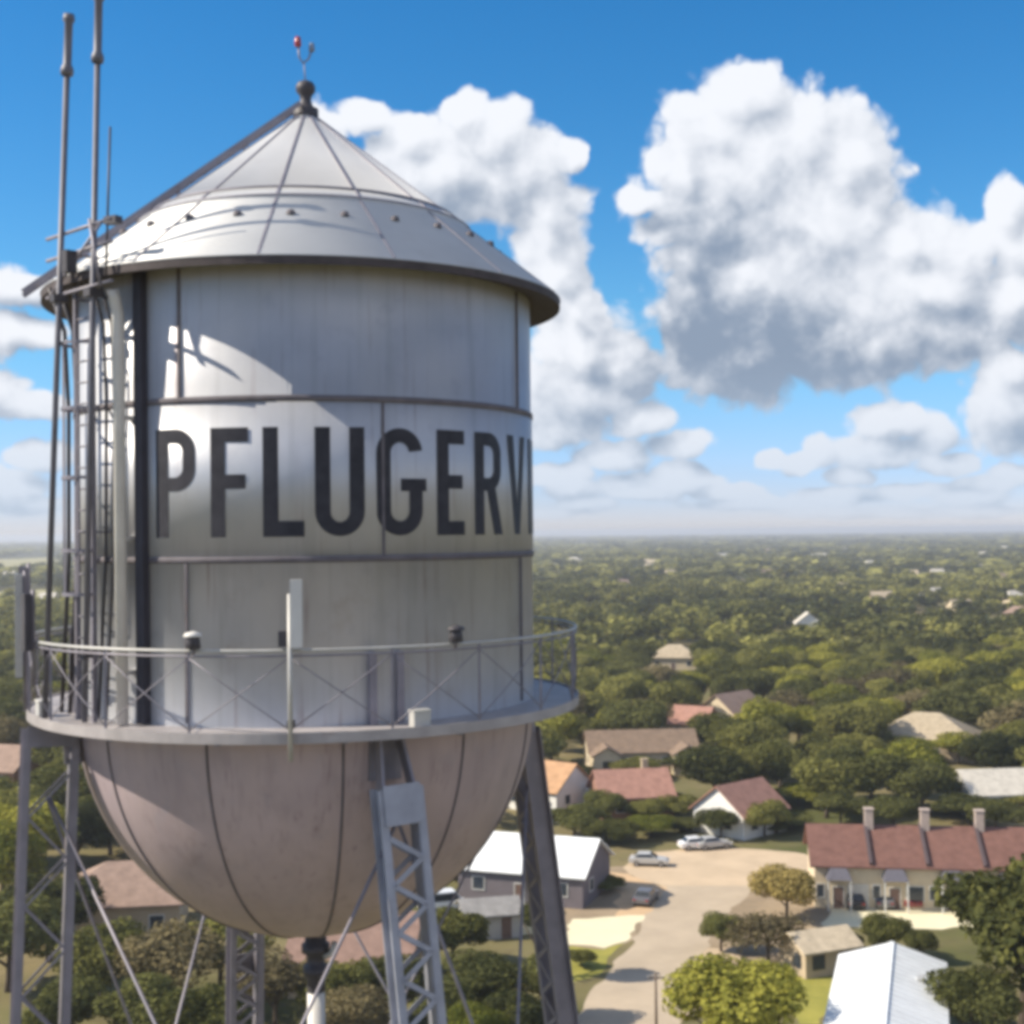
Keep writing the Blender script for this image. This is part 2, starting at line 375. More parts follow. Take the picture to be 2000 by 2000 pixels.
# the open fields on the far left, seen past the tank
for a in ([(-150, 1122), (118, 1106), (118, 1088), (-150, 1098)], [(-150, 1190), (118, 1170), (118, 1150), (-150, 1162)]):
    sheet('field', [at(*p) for p in a], DRY, .15)
FIELDS = [([at(*p) for p in a]) for a in ([(-150, 1128), (118, 1112), (118, 1086), (-150, 1096)], [(-150, 1200), (118, 1178), (118, 1150), (-150, 1162)])]

# ================================================================== WATER TOWER
tower = empty('water_tower', (TX, TY, 0), TAZ, 'weathered silver water tower with conical roof, riveted tank and black town lettering', 'water tower')
TR = 3.5
ZR, ZE, ZA = HC - 2.54, HC + 3.61, HC + 6.70            # balcony, eave, roof apex
ZS1, ZS2 = HC + 1.80, HC - .33                          # lap seams
def P3(b, r, z): b = R_(b); return Vector((r * math.sin(b), -r * math.cos(b), z))
# --- shell: three courses of plates
mb = MB()
mb.lathe([(TR, ZR - .05), (TR, ZS2), (TR + .014, ZS2), (TR + .014, ZS1), (TR, ZS1), (TR, ZE + .05)], 160, smooth=True)
shell = mb.build('tank_shell', PAINT, tower)
for p in shell.data.polygons:                           # keep the little steps between courses crisp
    if abs(p.normal.z) > .5: p.use_smooth = False
mb = MB()
for z in (ZS1, ZS2): mb.lathe([(TR + .012, z - .045), (TR + .030, z - .035), (TR + .030, z + .035), (TR + .012, z + .045)], 160)
for b, z0, z1 in [(-29, ZS1, ZE), (61, ZS1, ZE), (151, ZS1, ZE), (-119, ZS1, ZE), (16.3, ZS2, ZS1), (-74, ZS2, ZS1), (106, ZS2, ZS1), (-164, ZS2, ZS1), (-27.5, ZR, ZS2), (62, ZR, ZS2), (152, ZR, ZS2), (-118, ZR, ZS2)]:
    mb.lathe([(TR - .02, z0 + .045), (TR + .026, z0 + .045), (TR + .026, z1 - .045), (TR - .02, z1 - .045)], 2, a0=R_(b - .32), a1=R_(b + .32), closed=True, smooth=False)
mb.build('lap_seams', LAP, shell)
# --- lettering wrapped on the shell
def glyph(ch):
    H, Wt = 1.45, .205
    def arc(cx, cy, rx, ry, a0, a1, n=14): return [(cx + rx * math.cos(R_(a0 + (a1 - a0) * i / n)), cy + ry * math.sin(R_(a0 + (a1 - a0) * i / n))) for i in range(n + 1)]
    if ch == 'I': return .205, [[(0, 0), (Wt, 0), (Wt, H), (0, H)]]
    if ch == 'L': w_ = .54; return w_, [[(0, 0), (w_, 0), (w_, Wt), (Wt, Wt), (Wt, H), (0, H)]]
    if ch == 'F': w_ = .52; return w_, [[(0, 0), (Wt, 0), (Wt, .64), (w_ * .93, .64), (w_ * .93, .64 + .19), (Wt, .83), (Wt, H - .19), (w_, H - .19), (w_, H), (0, H)]]
    if ch == 'E': w_ = .49; return w_, [[(0, 0), (w_, 0), (w_, .19), (Wt, .19), (Wt, .64), (w_ * .93, .64), (w_ * .93, .83), (Wt, .83), (Wt, H - .19), (w_, H - .19), (w_, H), (0, H)]]
    if ch == 'U':
        w_ = .66; r = w_ / 2; ri = r - Wt
        return w_, [[(0, H), (0, r)] + arc(r, r, r, r, 180, 360)[1:] + [(w_, H), (w_ - Wt, H)] + arc(r, r, ri, ri * 1.15, 360, 180) + [(Wt, H)]]
    if ch == 'V':
        w_ = .70; m_ = w_ / 2; k = .215
        return w_, [[(0, H), (m_ - .1, 0), (m_ + .1, 0), (w_, H), (w_ - k, H), (m_, .42), (k, H)]]
    if ch in 'PR':
        w_ = .62; yb = .62; r = .30; cx = w_ - r
        outer = [(0, 0), (Wt, 0), (Wt, yb)]
        if ch == 'R': outer = [(0, 0), (Wt, 0), (Wt, yb), (.27, yb), (w_ - .18, 0), (w_ + .04, 0), (.475, yb + .045)]
        else: outer += [(cx, yb)]
        outer += arc(cx, yb + r, r, r, -90 if ch == 'P' else -62, 0)[1:] + arc(cx, H - r, r, r, 0, 90) + [(0, H)]
        ri = .125
        hole = [(Wt, yb + .185)] + arc(w_ - .19 - ri, yb + .185 + ri, ri, ri, -90, 0, 8) + arc(w_ - .19 - ri, H - .185 - ri, ri, ri, 0, 90, 8) + [(Wt, H - .185)]
        return w_, [outer, hole]
    if ch == 'G':
        w_ = .68; r = w_ / 2; ri = r - Wt
        return w_ + .05, [arc(r, H - r, r, r, 8, 180) + arc(r, r, r, r, 180, 360)[1:] + [(w_, .60), (w_ + .06, .60), (w_ + .06, .77), (r + .01, .77), (r + .01, .60), (w_ - Wt, .60)]
                + arc(r, r, ri, ri * 1.1, 360, 180) + arc(r, H - r, ri, ri * 1.1, 180, 8)]
me = bpy.data.meshes.new('lettering'); bmL = bmesh.new()
starts = [('P', -35.2), ('F', -21.4), ('L', -9.8), ('U', 1.3), ('G', 14.7), ('E', 29.6), ('R', 41.0), ('V', 54.2), ('I', 69.4), ('L', 75.4), ('L', 86.8), ('E', 98.4)]
for ch, b0_ in starts:
    w_, loops = glyph(ch)
    cu = bpy.data.curves.new('glyph', 'CURVE'); cu.dimensions = '2D'; cu.fill_mode = 'BOTH'
    for lp in loops:
        sp = cu.splines.new('POLY'); sp.points.add(len(lp) - 1); sp.use_cyclic_u = True
        for q, (x, y) in zip(sp.points, lp): q.co = (x, y, 0, 1)
    tmp = bpy.data.objects.new('glyph', cu); C.objects.link(tmp)
    dg = bpy.context.evaluated_depsgraph_get(); dg.update()
    m2 = bpy.data.meshes.new_from_object(tmp.evaluated_get(dg))
    bpy.data.objects.remove(tmp); bpy.data.curves.remove(cu)
    bm = bmesh.new(); bm.from_mesh(m2); bpy.data.meshes.remove(m2)
    for k in range(1, 24):
        bmesh.ops.bisect_plane(bm, geom=bm.verts[:] + bm.edges[:] + bm.faces[:], plane_co=(k * .035, 0, 0), plane_no=(1, 0, 0))
    for v in bm.verts:
        b = R_(b0_) + v.co.x / TR; rr = TR + .020
        v.co = Vector((rr * math.sin(b), -rr * math.cos(b), HC - .03 + v.co.y))
    bmesh.ops.recalc_face_normals(bm, faces=bm.faces[:])
    tmpm = bpy.data.meshes.new('t'); bm.to_mesh(tmpm); bm.free(); bmL.from_mesh(tmpm); bpy.data.meshes.remove(tmpm)
for f in bmL.faces:
    c_ = f.calc_center_median()
    if f.normal.x * c_.x + f.normal.y * c_.y < 0: f.normal_flip()
bmL.to_mesh(me); bmL.free(); me.materials.append(BLACKP)
lo = bpy.data.objects.new('lettering', me); C.objects.link(lo); lo.parent = shell

# --- conical roof: 16 plates, lap rings, lugs, ladder, finial
RE = 3.97
def zr(r): return ZE + (ZA - ZE) * (1 - r / RE)
mb = MB()
mb.lathe([(RE + .012, ZE - .012), (RE + .012, ZE), (2.60, zr(2.60)), (2.60, zr(2.60) + .028), (2.36, zr(2.36) + .028), (2.36, zr(2.36)), (.13, zr(.13))], 128)
roof = mb.build('roof', PAINTR, tower)
for p in roof.data.polygons: p.use_smooth = .3 < abs(p.normal.z) < .95
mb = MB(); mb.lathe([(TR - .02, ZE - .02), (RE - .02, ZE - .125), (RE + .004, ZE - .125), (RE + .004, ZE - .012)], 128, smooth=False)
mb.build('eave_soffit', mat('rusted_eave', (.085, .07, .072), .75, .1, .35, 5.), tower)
mb = MB()
for k in range(14):
    b = -9 + k * 360 / 14
    for r0, r1, dz in ((.2, 2.36, .0), (2.36, 2.6, .028), (2.6, RE, 0)):
        a, c_ = P3(b, r0, zr(r0) + dz + .006), P3(b, r1, zr(r1) + dz + .006)
        mb.bar(a, c_, .032, .022, side=P3(b + 90, 1, 0))
mb.build('roof_rib', STEEL, roof)
mb = MB()
for r in (2.37, 2.59): mb.tube([P3(k * 360 / 96, r, zr(r) + .036) for k in range(96)], .018, 6, close=True)
mb.build('roof_lap_ring', STEEL, roof)
for k in range(26):
    b = -4 + k * 360 / 26; c_ = P3(b, 3.02, zr(3.02) + .03)
    m3 = MB(); m3.lathe([(.001, .035), (.03, .03), (.055, .012), (.065, -.04)], 10, c_); m3.build('roof_lug', LAP, roof)
mb = MB()                                               # finial: base collar, spindle, ball
mb.lathe([(.20, -.10), (.20, .02), (.12, .06), (.085, .16), (.10, .24), (.15, .30), (.155, .38), (.12, .44), (.06, .47), (.001, .48)], 24, (0, 0, ZA - .02))
mb.build('finial', STEELD, tower)
lamp = MB(); lamp.tube([(0, 0, ZA + .40), (-.02, 0, ZA + .74)], .011, 6)
lamp.tube([P3(90, -.105, ZA + .98), P3(90, -.095, ZA + .82), (-.035, 0, ZA + .735), P3(90, .05, ZA + .80), P3(90, .09, ZA + .92)], .016, 8)
lb = lamp.build('warning_light', STEEL, tower)
m3 = MB(); m3.lathe([(.001, .10), (.045, .08), (.055, 0), (.055, -.06), (.02, -.08)], 14, (-.115, 0, ZA + 1.06)); m3.build('lamp', REDL, lb)
m3 = MB(); m3.lathe([(.001, .09), (.04, .07), (.05, 0), (.05, -.05), (.02, -.07)], 14, (.10, 0, ZA + .98)); m3.build('lamp', BLUEL, lb)
# roof ladder running down the left side and past the eave
slope = Vector((1, 0, 0)); bl = -80
mb = MB(); off = .13; ends = []
for db in (-1, 1):
    side = P3(bl + 90, .19 * db, 0)
    a = P3(bl, .12, zr(.12) + off) + side; c_ = P3(bl, 4.22, zr(4.22) + off + .05) + side
    mb.bar(a, c_, .035, .07); ends.append((a, c_))
for k in range(1, 20):
    t = k / 20; mb.tube([ends[0][0].lerp(ends[0][1], t), ends[1][0].lerp(ends[1][1], t)], .014, 6)
for t in (.2, .45, .7, .9):
    for e in ends:
        q = e[0].lerp(e[1], t); mb.bar(q, q - Vector((0, 0, off)), .03, .03)
mb.build('roof_ladder', STEEL, tower)

# --- bowl with meridian seams
zb = ZR - .02; DB = 3.60
prof = [(TR * math.cos(a), zb - DB * math.sin(a)) for a in [math.pi / 2 * i / 40 for i in range(40)]] + [(.16, zb - DB)]
mb = MB(); mb.lathe(prof[::-1], 128); bowl = mb.build('bowl', mat('bowl_paint', (.48, .395, .425), .5, .25, .2, .7, streak=True, stain=.35, spec=.3), tower)
mb = MB()
for k in range(12):
    b = R_(-23 + k * 30)
    mb.tube([Vector(((r + .002) * math.sin(b), -(r + .004) * math.cos(b), z - .002)) for r, z in prof], .018, 6)
mb.build('bowl_seams', LAP, bowl)

# --- balcony
RB = 4.20
mb = MB(); mb.lathe([(TR - .01, ZR), (TR - .01, ZR - .03), (RB - .03, ZR - .03), (RB - .03, ZR - .11), (RB, ZR - .11), (RB, ZR + .03), (RB - .02, ZR + .03), (RB - .02, ZR)], 128, closed=True, smooth=False)
balc = mb.build('balcony', mat('balcony_paint', (.40, .37, .37), .55, .1, .25, 2.5, stain=.4), tower)
for k in range(16):
    b = 6 + k * 22.5; mb = MB(); mb.bar(P3(b, TR, ZR - .09), P3(b, RB - .04, ZR - .09), .05, .1); mb.build('floor_bracket', STEEL, balc)
ZT = ZR + 1.07
mb = MB(); mb.tube([P3(k * 360 / 96, RB - .03, ZT) for k in range(96)], .020, 8, close=True)
mb.build('top_rail', GALV, balc)
mb = MB(); mb.tube([P3(k * 360 / 96, RB - .03, ZT - .07) for k in range(96)], .016, 6, close=True)
mb.build('mid_rail', STEEL, balc)
for k in range(20):
    b = -3.5 + k * 18
    m3 = MB(); m3.bar(P3(b, RB - .03, ZR), P3(b, RB - .03, ZT), .03, .03); m3.build('post', STEEL, balc)
mb = MB()
for k in range(20):
    b = -3.5 + k * 18
    for s0, s1 in ((ZR + .06, ZT - .09), (ZT - .09, ZR + .06)):
        mb.tube([P3(b + 18 * j / 3, RB - .03 + (.008 if s0 > s1 else -.008), s0 + (s1 - s0) * j / 3) for j in range(4)], .009, 5)
mb.build('railing_brace', STEEL, balc)

# --- legs: two channels joined by zigzag lacing
LEGS = [('near', (1.06, -3.62), (.083, -.10)), ('right', (3.46, 1.05), (.128, .04)), ('left', (-3.72, -1.14), (-.025, -.085)), ('far', (-1.12, 3.60), (-.022, .11))]
legpos = {}
def leg(key, top, sl_, lbl):
    z0, z1 = ZR - .25, 0.
    r0 = Vector((top[0], top[1], z0)); r1 = Vector((top[0] + sl_[0] * z0, top[1] + sl_[1] * z0, z1))
    legpos[key] = (r0, r1); d = (r1 - r0).normalized()
    tan = Vector((0, 0, 1)).cross(Vector((top[0], top[1], 0))).normalized(); tan = (tan - d * tan.dot(d)).normalized(); rad = d.cross(tan)
    if key == 'left': tan, rad = rad, tan
    a0 = r0 + d * (.55 if key != 'left' else -.02)
    body = MB(); hw = .29 if key == 'left' else .215
    for s_ in (-1, 1):                                  # C channels, flanges turned outwards
        q0, q1 = a0 + tan * hw * s_, r1 + tan * hw * s_
        body.bar(q0, q1, .030, .34, side=tan)
        for e in (-1, 1): body.bar(q0 + rad * .165 * e + tan * s_ * .05, q1 + rad * .165 * e + tan * s_ * .05, .10, .025, side=tan)
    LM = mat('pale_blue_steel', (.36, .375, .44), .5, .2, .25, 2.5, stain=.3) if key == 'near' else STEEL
    L = body.build('leg', LM, tower)
    if lbl: L['label'] = lbl
    lac = MB(); n = 0; length = (r1 - a0).length; step = .62 if key == 'left' else .30; t = .62
    while t < length - .4:
        for e in (-1, 1):
            s_ = 1 if n % 2 else -1
            lac.bar(a0 + d * t + tan * hw * s_ + rad * .185 * e, a0 + d * (t + step) - tan * hw * s_ + rad * .185 * e, .035 if key == 'left' else .065, .014, side=tan)
        t += step; n += 1
    lac.build('lacing', LM, L)
    for tt, ln in ((-.05, .30 if key == 'left' else .52), (4.5, .35), (9., .35), (13.5, .35), (18., .35), (22.5, .35), (27., .35)):
        pl = MB(); pl.bar(a0 + d * tt + rad * .20, a0 + d * (tt + ln) + rad * .20, hw * 2.36, .02, side=tan); pl.build('batten_plate', LM, L)
    # bracket from the leg head up on to the shell
    bk = MB(); b = math.degrees(math.atan2(top[0], -top[1]))
    for s_ in (-1, 1):
        bk.bar(P3(b + s_ * 3.1, TR + .06, ZR + .95), P3(b + s_ * 3.1, TR + .06, ZR - .05), .10, .12, side=tan)
        if key != 'left': bk.bar(P3(b + s_ * 2.4, TR + .16, ZR - .2), a0 + tan * hw * s_, .035, .26, side=tan)
    bk.bar(P3(b, TR + .02, ZR - .05), P3(b, TR - .03, ZR - .75), .46, .05, side=tan)
    bk.build('leg_bracket', STEEL, L)
    ft = MB(); ft.box((r1.x, r1.y, .25), (1.5, 1.5, .5), math.atan2(r1.y, r1.x)); ft.build('footing', CONC, L)
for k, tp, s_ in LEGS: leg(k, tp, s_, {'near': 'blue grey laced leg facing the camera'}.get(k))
def at_leg(key, z):
    a, b = legpos[key]; return a.lerp(b, (a.z - z) / (a.z - b.z))
zs = [ZR - .9, ZR - 12.6, ZR - 24.]
ring_ = ['near', 'right', 'far', 'left']
for i in range(4):
    a, b = ring_[i], ring_[(i + 1) % 4]
    for zt, zl in zip(zs[:-1], zs[1:]):
        for p_, q_ in ((a, b), (b, a)):
            m3 = MB(); mid = Vector((0, 0, 0))
            A, B_ = at_leg(p_, zt - .3), at_leg(q_, zl + .3); inw = -Vector((A.x + B_.x, A.y + B_.y, 0)).normalized() * (.03 if p_ == a else -.03)
            m3.tube([A + inw, B_ + inw], .024, 8); m3.build('brace_rod', STEEL, tower)
    for zl in zs[1:]:
        m3 = MB(); m3.bar(at_leg(a, zl), at_leg(b, zl), .18, .22); m3.build('strut', STEEL, tower)
# --- riser
zc = zb - DB
mb = MB(); mb.tube([(.05, 0, zc - .95), (.05, 0, .0)], .135, 20); ris = mb.build('riser_pipe', CREAMP, tower)
mb = MB(); mb.lathe([(.12, .1), (.17, 0), (.17, -.22), (.22, -.24), (.22, -.36), (.15, -.40), (.14, -.55), (.20, -.58), (.20, -.70), (.14, -.75), (.14, -.98)], 24, (.05, 0, zc))
mb.build('expansion_joint', STEELD, ris)
mb = MB(); mb.tube([(.18, -.1, zc - .42), (.30, -.16, zc - .36), (.34, -.18, zc - .18)], .05, 8); mb.build('valve', GALV, ris)

# --- overflow pipe, conduit and caged ladder on the left of the shell
mb = MB(); bp = -42.3
mb.tube([P3(bp, TR + .34, ZE - .30), P3(bp, TR + .30, ZE - .42), P3(bp, TR + .25, ZE - .62), P3(bp + .6, TR + .25, ZR + .02)], .082, 14)
for z in (ZS1 - .2, ZS2 + .3, ZR + .7): mb.box(P3(bp, TR + .10, z), (.1, .24, .06), R_(bp))
mb.build('overflow_pipe', CREAMP, tower)
mb = MB(); mb.bar(P3(-38.9, TR + .07, ZE - .05), P3(-38.4, TR + .07, ZR + .02), .145, .12, side=P3(51, 1, 0))
mb.build('cable_conduit', mat('dark_conduit', (.05, .047, .06), .6, 0, .3, 3.), tower)
lad = MB(); bL = [-58.2, -51.0]; rl = TR + .26
for b in bL: lad.bar(P3(b, rl, ZE + .06), P3(b, rl, ZR), .05, .07, side=P3(b + 90, 1, 0))
for k in range(20):
    z = ZR + .25 + k * .295; lad.tube([P3(bL[0], rl, z), P3(bL[1], rl, z)], .014, 6)
for z in (ZR + .9, ZR + 2.6, ZR + 4.3, ZE - .3):
    for b in bL: lad.bar(P3(b, TR, z), P3(b, rl, z), .04, .03)
ldo = lad.build('ladder', STEEL, tower)
cg = MB(); bc = sum(bL) / 2; cen = P3(bc, rl, 0); ur = P3(bc, 1, 0); ut = P3(bc + 90, 1, 0)
for z in (ZR + 1.75, ZR + 2.35, ZR + 3.35, ZR + 4.3, ZR + 5.2):
    pts = []
    for k in range(13):
        a = math.pi * (k / 12) ; pts.append(cen + ut * (-.31 * math.cos(a)) + ur * (.30 * math.sin(a)) + Vector((0, 0, z)))
    for p_, q_ in zip(pts[:-1], pts[1:]): cg.bar(p_, q_, .012, .045, side=(ur + ut * .1))
for k in (3, 6, 9):
    a = math.pi * k / 12; o_ = cen + ut * (-.30 * math.cos(a)) + ur * (.29 * math.sin(a))
    cg.bar(o_ + Vector((0, 0, ZR + 1.75)), o_ + Vector((0, 0, ZR + 5.2)), .03, .012, side=ut)
cg.build('ladder_cage', STEEL, ldo)

# ------------------------------------------------------------------ antennas, panels and small gear on the balcony
def place(o): o.location = (TX, TY, 0); o.rotation_euler = (0, 0, TAZ); return o
def whip(name, b0_, b1_, r0, r1, z0, zmid, ztop, rad, label):
    e = place(empty(name)); tag(e, label, 'antenna', 'antenna masts on the left of the tank')
    def q(z): t = (z - z0) / (ztop - z0); return P3(b0_, r0, z0).lerp(P3(b1_, r1, ztop), t)
    m3 = MB(); m3.tube([q(z0), q(zmid)], rad, 10); m3.build('mast', STEELD if rad < .03 else MASTM, e)
    if zmid < ztop - .01:
        m3 = MB(); m3.tube([q(zmid - .06), q(zmid), q(zmid + .05), q(zmid + .09), q(ztop - .12), q(ztop - .08), q(ztop)], [rad * 1.9, rad * 2.2, rad * 1.9, rad * 1.35, rad * 1.35, rad * 2.0, rad * 1.7], 12)
        m3.build('whip', MASTM, e)
        m3 = MB(); m3.box(q(ZE - .35), (.16, .2, .1), R_(b0_)); m3.build('clamp', STEELD, e)
        m3 = MB(); m3.box(q(ZR + .95), (.14, .14, .1), R_(b0_)); m3.build('clamp', STEELD, e)
    return e
whip('antenna', -61.5, -50.6, 4.15, 4.1, ZR + .03, HC + 6.33, HC + 7.09, .042, 'shorter of the two tall whip antennas, leaning leftmost beside the tank')
whip('antenna', -50.0, -41.3, 3.95, 4.1, ZR + .03, HC + 6.36, HC + 7.22, .040, 'tallest whip antenna, reaching the top of the picture beside the roof')
whip('antenna', -40.5, -38.5, 4.06, 4.1, ZE - .2, HC + 5.4, HC + 5.4, .016, 'thin short antenna rod rising behind the tall whips at the eave')
# bracket frame holding the masts at the eave
e = place(empty('antenna_bracket')); tag(e, 'cluttered steel bracket clamping the antenna masts to the eave', 'bracket')
m3 = MB()
for z in (ZE - .30, ZE + .22, ZE + .52):
    m3.tube([P3(-60, 4.12, z), P3(-38, 4.12, z + .05)], .026, 8)
m3.tube([P3(-59, 4.12, ZE - .3), P3(-41, 4.1, ZE + .55)], .022, 8); m3.tube([P3(-41, 4.12, ZE - .3), P3(-44, 4.12, ZE + .62)], .022, 8)
m3.tube([P3(-50, 4.12, ZE + .22), P3(-50, 3.4, ZE + .2)], .022, 8); m3.build('frame', STEEL, e)
m3 = MB(); m3.box(P3(-38.5, 4.06, ZE + .56), (.22, .13, .10), R_(-40)); m3.build('clamp_box', STEELD, e)
m3 = MB(); m3.box(P3(-50, 4.14, ZE + .1), (.13, .16, .3), R_(-50)); m3.build('clamp_box', STEELD, e)
e = place(empty('cable_run')); tag(e, 'bundle of dark antenna cables running down the tank beside the ladder', 'cable')
m3 = MB()
for b, r, rad in ((-62.0, 3.66, .035), (-65, 3.72, .03), (-49.2, 3.62, .022), (-47.2, 3.58, .018)):
    m3.tube([P3(b + 1, r + .28, ZE - .1), P3(b + .5, r + .06, ZE - .7), P3(b, r, ZS1), P3(b - .6, r, ZS2), P3(b - 1.2, r + .1, ZR + .05)], rad, 8)
m3.build('cables', STEELD, e)
# slim panel antenna over the rail at the front
e = place(empty('panel_antenna')); tag(e, 'slim pale panel antenna on a pole at the front of the balcony rail', 'antenna')
m3 = MB(); m3.box(P3(-2.3, 4.23, HC - 1.0), (.15, .09, .86), R_(-2.3)); m3.build('panel', CREAMP, e)
m3 = MB(); m3.tube([P3(-3.4, 4.22, HC - .75), P3(-3.4, 4.25, HC - 2.86)], .030, 10); m3.build('pole', GALV, e)
m3 = MB(); m3.box(P3(-4.6, 4.16, HC - 1.32), (.12, .14, .2), R_(-3)); m3.build('junction_box', STEELD, e)
m3 = MB(); m3.box(P3(-3.4, 4.15, HC - 2.4), (.1, .16, .08), R_(-3)); m3.build('clamp', STEELD, e)
# floodlights on the rail
def flood(b, label, hood=None):
    e = place(empty('floodlight')); tag(e, label, 'floodlight')
    c_ = P3(b, 4.2, ZT + .13)
    m3 = MB(); m3.lathe([(.001, .10), (.05, .10), (.085, .03), (.10, -.09), (.085, -.10), (.001, -.06)], 16, c_); m3.build('housing', STEELD, e)
    m3 = MB(); m3.lathe([(.001, .125), (.10, .10), (.125, .06), (.12, .055), (.001, .09)], 16, c_); m3.build('hood', hood or CREAMP, e)
    m3 = MB(); m3.tube([c_ - Vector((0, 0, .06)), P3(b, 4.19, ZT - .05)], .022, 8); m3.build('arm', STEEL, e)
    return e
flood(-20.5, 'small hooded floodlight on the balcony rail below the first letter')
flood(27.0, 'small dark floodlight on the shaded stretch of balcony rail', STEELD)
# antenna panels and gear on the left end of the balcony
def rail_panel(b, z0, z1, wd, label, m=GALV):
    e = place(empty('panel_antenna')); tag(e, label, 'antenna')
    m3 = MB(); m3.box(P3(b, 4.30, (z0 + z1) / 2), (wd, .10, z1 - z0), R_(b)); m3.build('panel', m, e)
    m3 = MB(); m3.tube([P3(b, 4.21, z0 - .5), P3(b, 4.21, z1 + .05)], .028, 8); m3.build('pole', STEEL, e)
rail_panel(-78, ZR + .5, ZR + 2.0, .16, 'pale panel antenna at the far left end of the balcony')
rail_panel(-66, ZR + .95, ZR + 1.75, .20, 'dark short panel antenna left of the ladder foot', STEELD)
rail_panel(-88, ZR + .6, ZR + 2.1, .14, 'grey panel antenna partly hidden at the left balcony end', STEEL)
for b, l in ((-68, 'pale equipment box on the balcony floor at its left end'), (20.5, 'small grey box on the balcony edge above the front leg')):
    e = place(empty('equipment_box')); tag(e, l, 'box')
    m3 = MB(); m3.box(P3(b, 4.05, ZR + .11), (.24, .16, .2), R_(b)); m3.build('case', GALV, e)
    m3 = MB(); m3.box(P3(b, 4.05, ZR + .22), (.26, .18, .025), R_(b)); m3.build('lid', CREAMP if b < 0 else GALV, e)


# ================================================================== BUILDINGS
ROOF = {k: mat('roof_' + k, c, .85, 0, .3, 1.2, bump=.15, spec=.15) for k, c in dict(
    redbrown=(.20, .105, .085), tan=(.46, .38, .27), orange=(.50, .30, .17), pink=(.40, .22, .17), brown=(.25, .18, .13), rose=(.34, .24, .19), rosebrown=(.28, .185, .15), pale=(.58, .54, .47), grey=(.30, .29, .28), cream=(.60, .50, .36)).items()}
WHITEM = mat('white_metal_roof', (.80, .82, .82), .45, 0, .16, .5, stain=.25, spec=.4)
SEAM = mat('roof_seam', (.55, .56, .57), .5, 0, .2, 1.)
WALL = {k: mat('wall_' + k, c, .85, 0, .12, .8, spec=.15) for k, c in dict(
    cream=(.62, .52, .37), white=(.74, .73, .70), tan=(.46, .37, .26), brick=(.30, .17, .13), grey=(.42, .41, .40), shade_grey=(.17, .15, .165), yellow=(.62, .50, .28)).items()}
GLASS = mat('window_glass', (.035, .045, .06), .15, 0, .2, 1., spec=.6)
DOORM = mat('door_paint', (.16, .10, .08), .6); TRIM = mat('white_trim', (.70, .69, .66), .6)
GARAGE = mat('garage_door', (.58, .55, .50), .6, 0, .1, 2.)
CLEAR = []                                              # (x, y, radius) kept free of automatically planted trees
LAND = []                                               # (x, y, phrase) landmarks for describing trees

def gable_roof(mb, w, d, he, hr, ov=.45, th=.16, x0=None, x1=None):
    x0 = -w / 2 - ov if x0 is None else x0; x1 = w / 2 + ov if x1 is None else x1
    s_ = (hr - he) / (d / 2); ye = d / 2 + ov; ze = he - s_ * ov + .04
    top = [(-ye, ze + th), (0, hr + .04 + th), (ye, ze + th), (ye, ze), (0, hr + .04), (-ye, ze)]
    vs = [(x, y, z) for x in (x0, x1) for y, z in top]
    mb.add(vs, [(0, 6, 7, 1), (1, 7, 8, 2), (2, 8, 9, 3), (3, 9, 10, 4), (4, 10, 11, 5), (5, 11, 6, 0), (5, 0, 1, 4), (4, 1, 2, 3), (6, 11, 10, 7), (7, 10, 9, 8)])
def gable_wall(mb, w, d, he, hr):
    vs = [(x, y, z) for x in (-w / 2, w / 2) for y, z in ((-d / 2, -.3), (-d / 2, he), (0, hr), (d / 2, he), (d / 2, -.3))]
    mb.add(vs, [(0, 5, 6, 1), (3, 8, 9, 4), (4, 9, 5, 0), (0, 1, 2, 3, 4), (5, 9, 8, 7, 6)])
def hip_roof(mb, w, d, he, hr, ov=.5, th=.16):
    X, Y = w / 2 + ov, d / 2 + ov; k = max(w / 2 - d / 2 * .95, .2)
    for dz in (0,):
        mb.add([(-X, -Y, he), (X, -Y, he), (X, Y, he), (-X, Y, he), (-X, -Y, he + th), (X, -Y, he + th), (X, Y, he + th), (-X, Y, he + th), (-k, 0, hr), (k, 0, hr)],
               [(3, 2, 1, 0), (0, 1, 5, 4), (1, 2, 6, 5), (2, 3, 7, 6), (3, 0, 4, 7), (4, 5, 9, 8), (5, 6, 9), (6, 7, 8, 9), (7, 4, 8)])
def opening(parent, name, c, wd, ht, axis, m, frame=True):
    """a window or a door set in a wall: axis 'y-' is the front"""
    x, y, z = c; o = .035
    dims = (wd, .07, ht) if axis in ('y-', 'y+') else (.07, wd, ht)
    mb = MB(); mb.box((x, y, z), dims); ob = mb.build(name, m, parent)
    if frame:
        f = MB(); t = .09
        for (dx, dz, lw, lh) in ((-wd / 2 - t / 2, 0, t, ht + 2 * t), (wd / 2 + t / 2, 0, t, ht + 2 * t), (0, ht / 2 + t / 2, wd, t), (0, -ht / 2 - t / 2, wd, t)):
            if axis in ('y-', 'y+'): f.box((x + dx, y, z + dz), (lw, .13, lh))
            else: f.box((x, y + dx, z + dz), (.13, lw, lh))
        f.build('frame', TRIM, ob)
    return ob
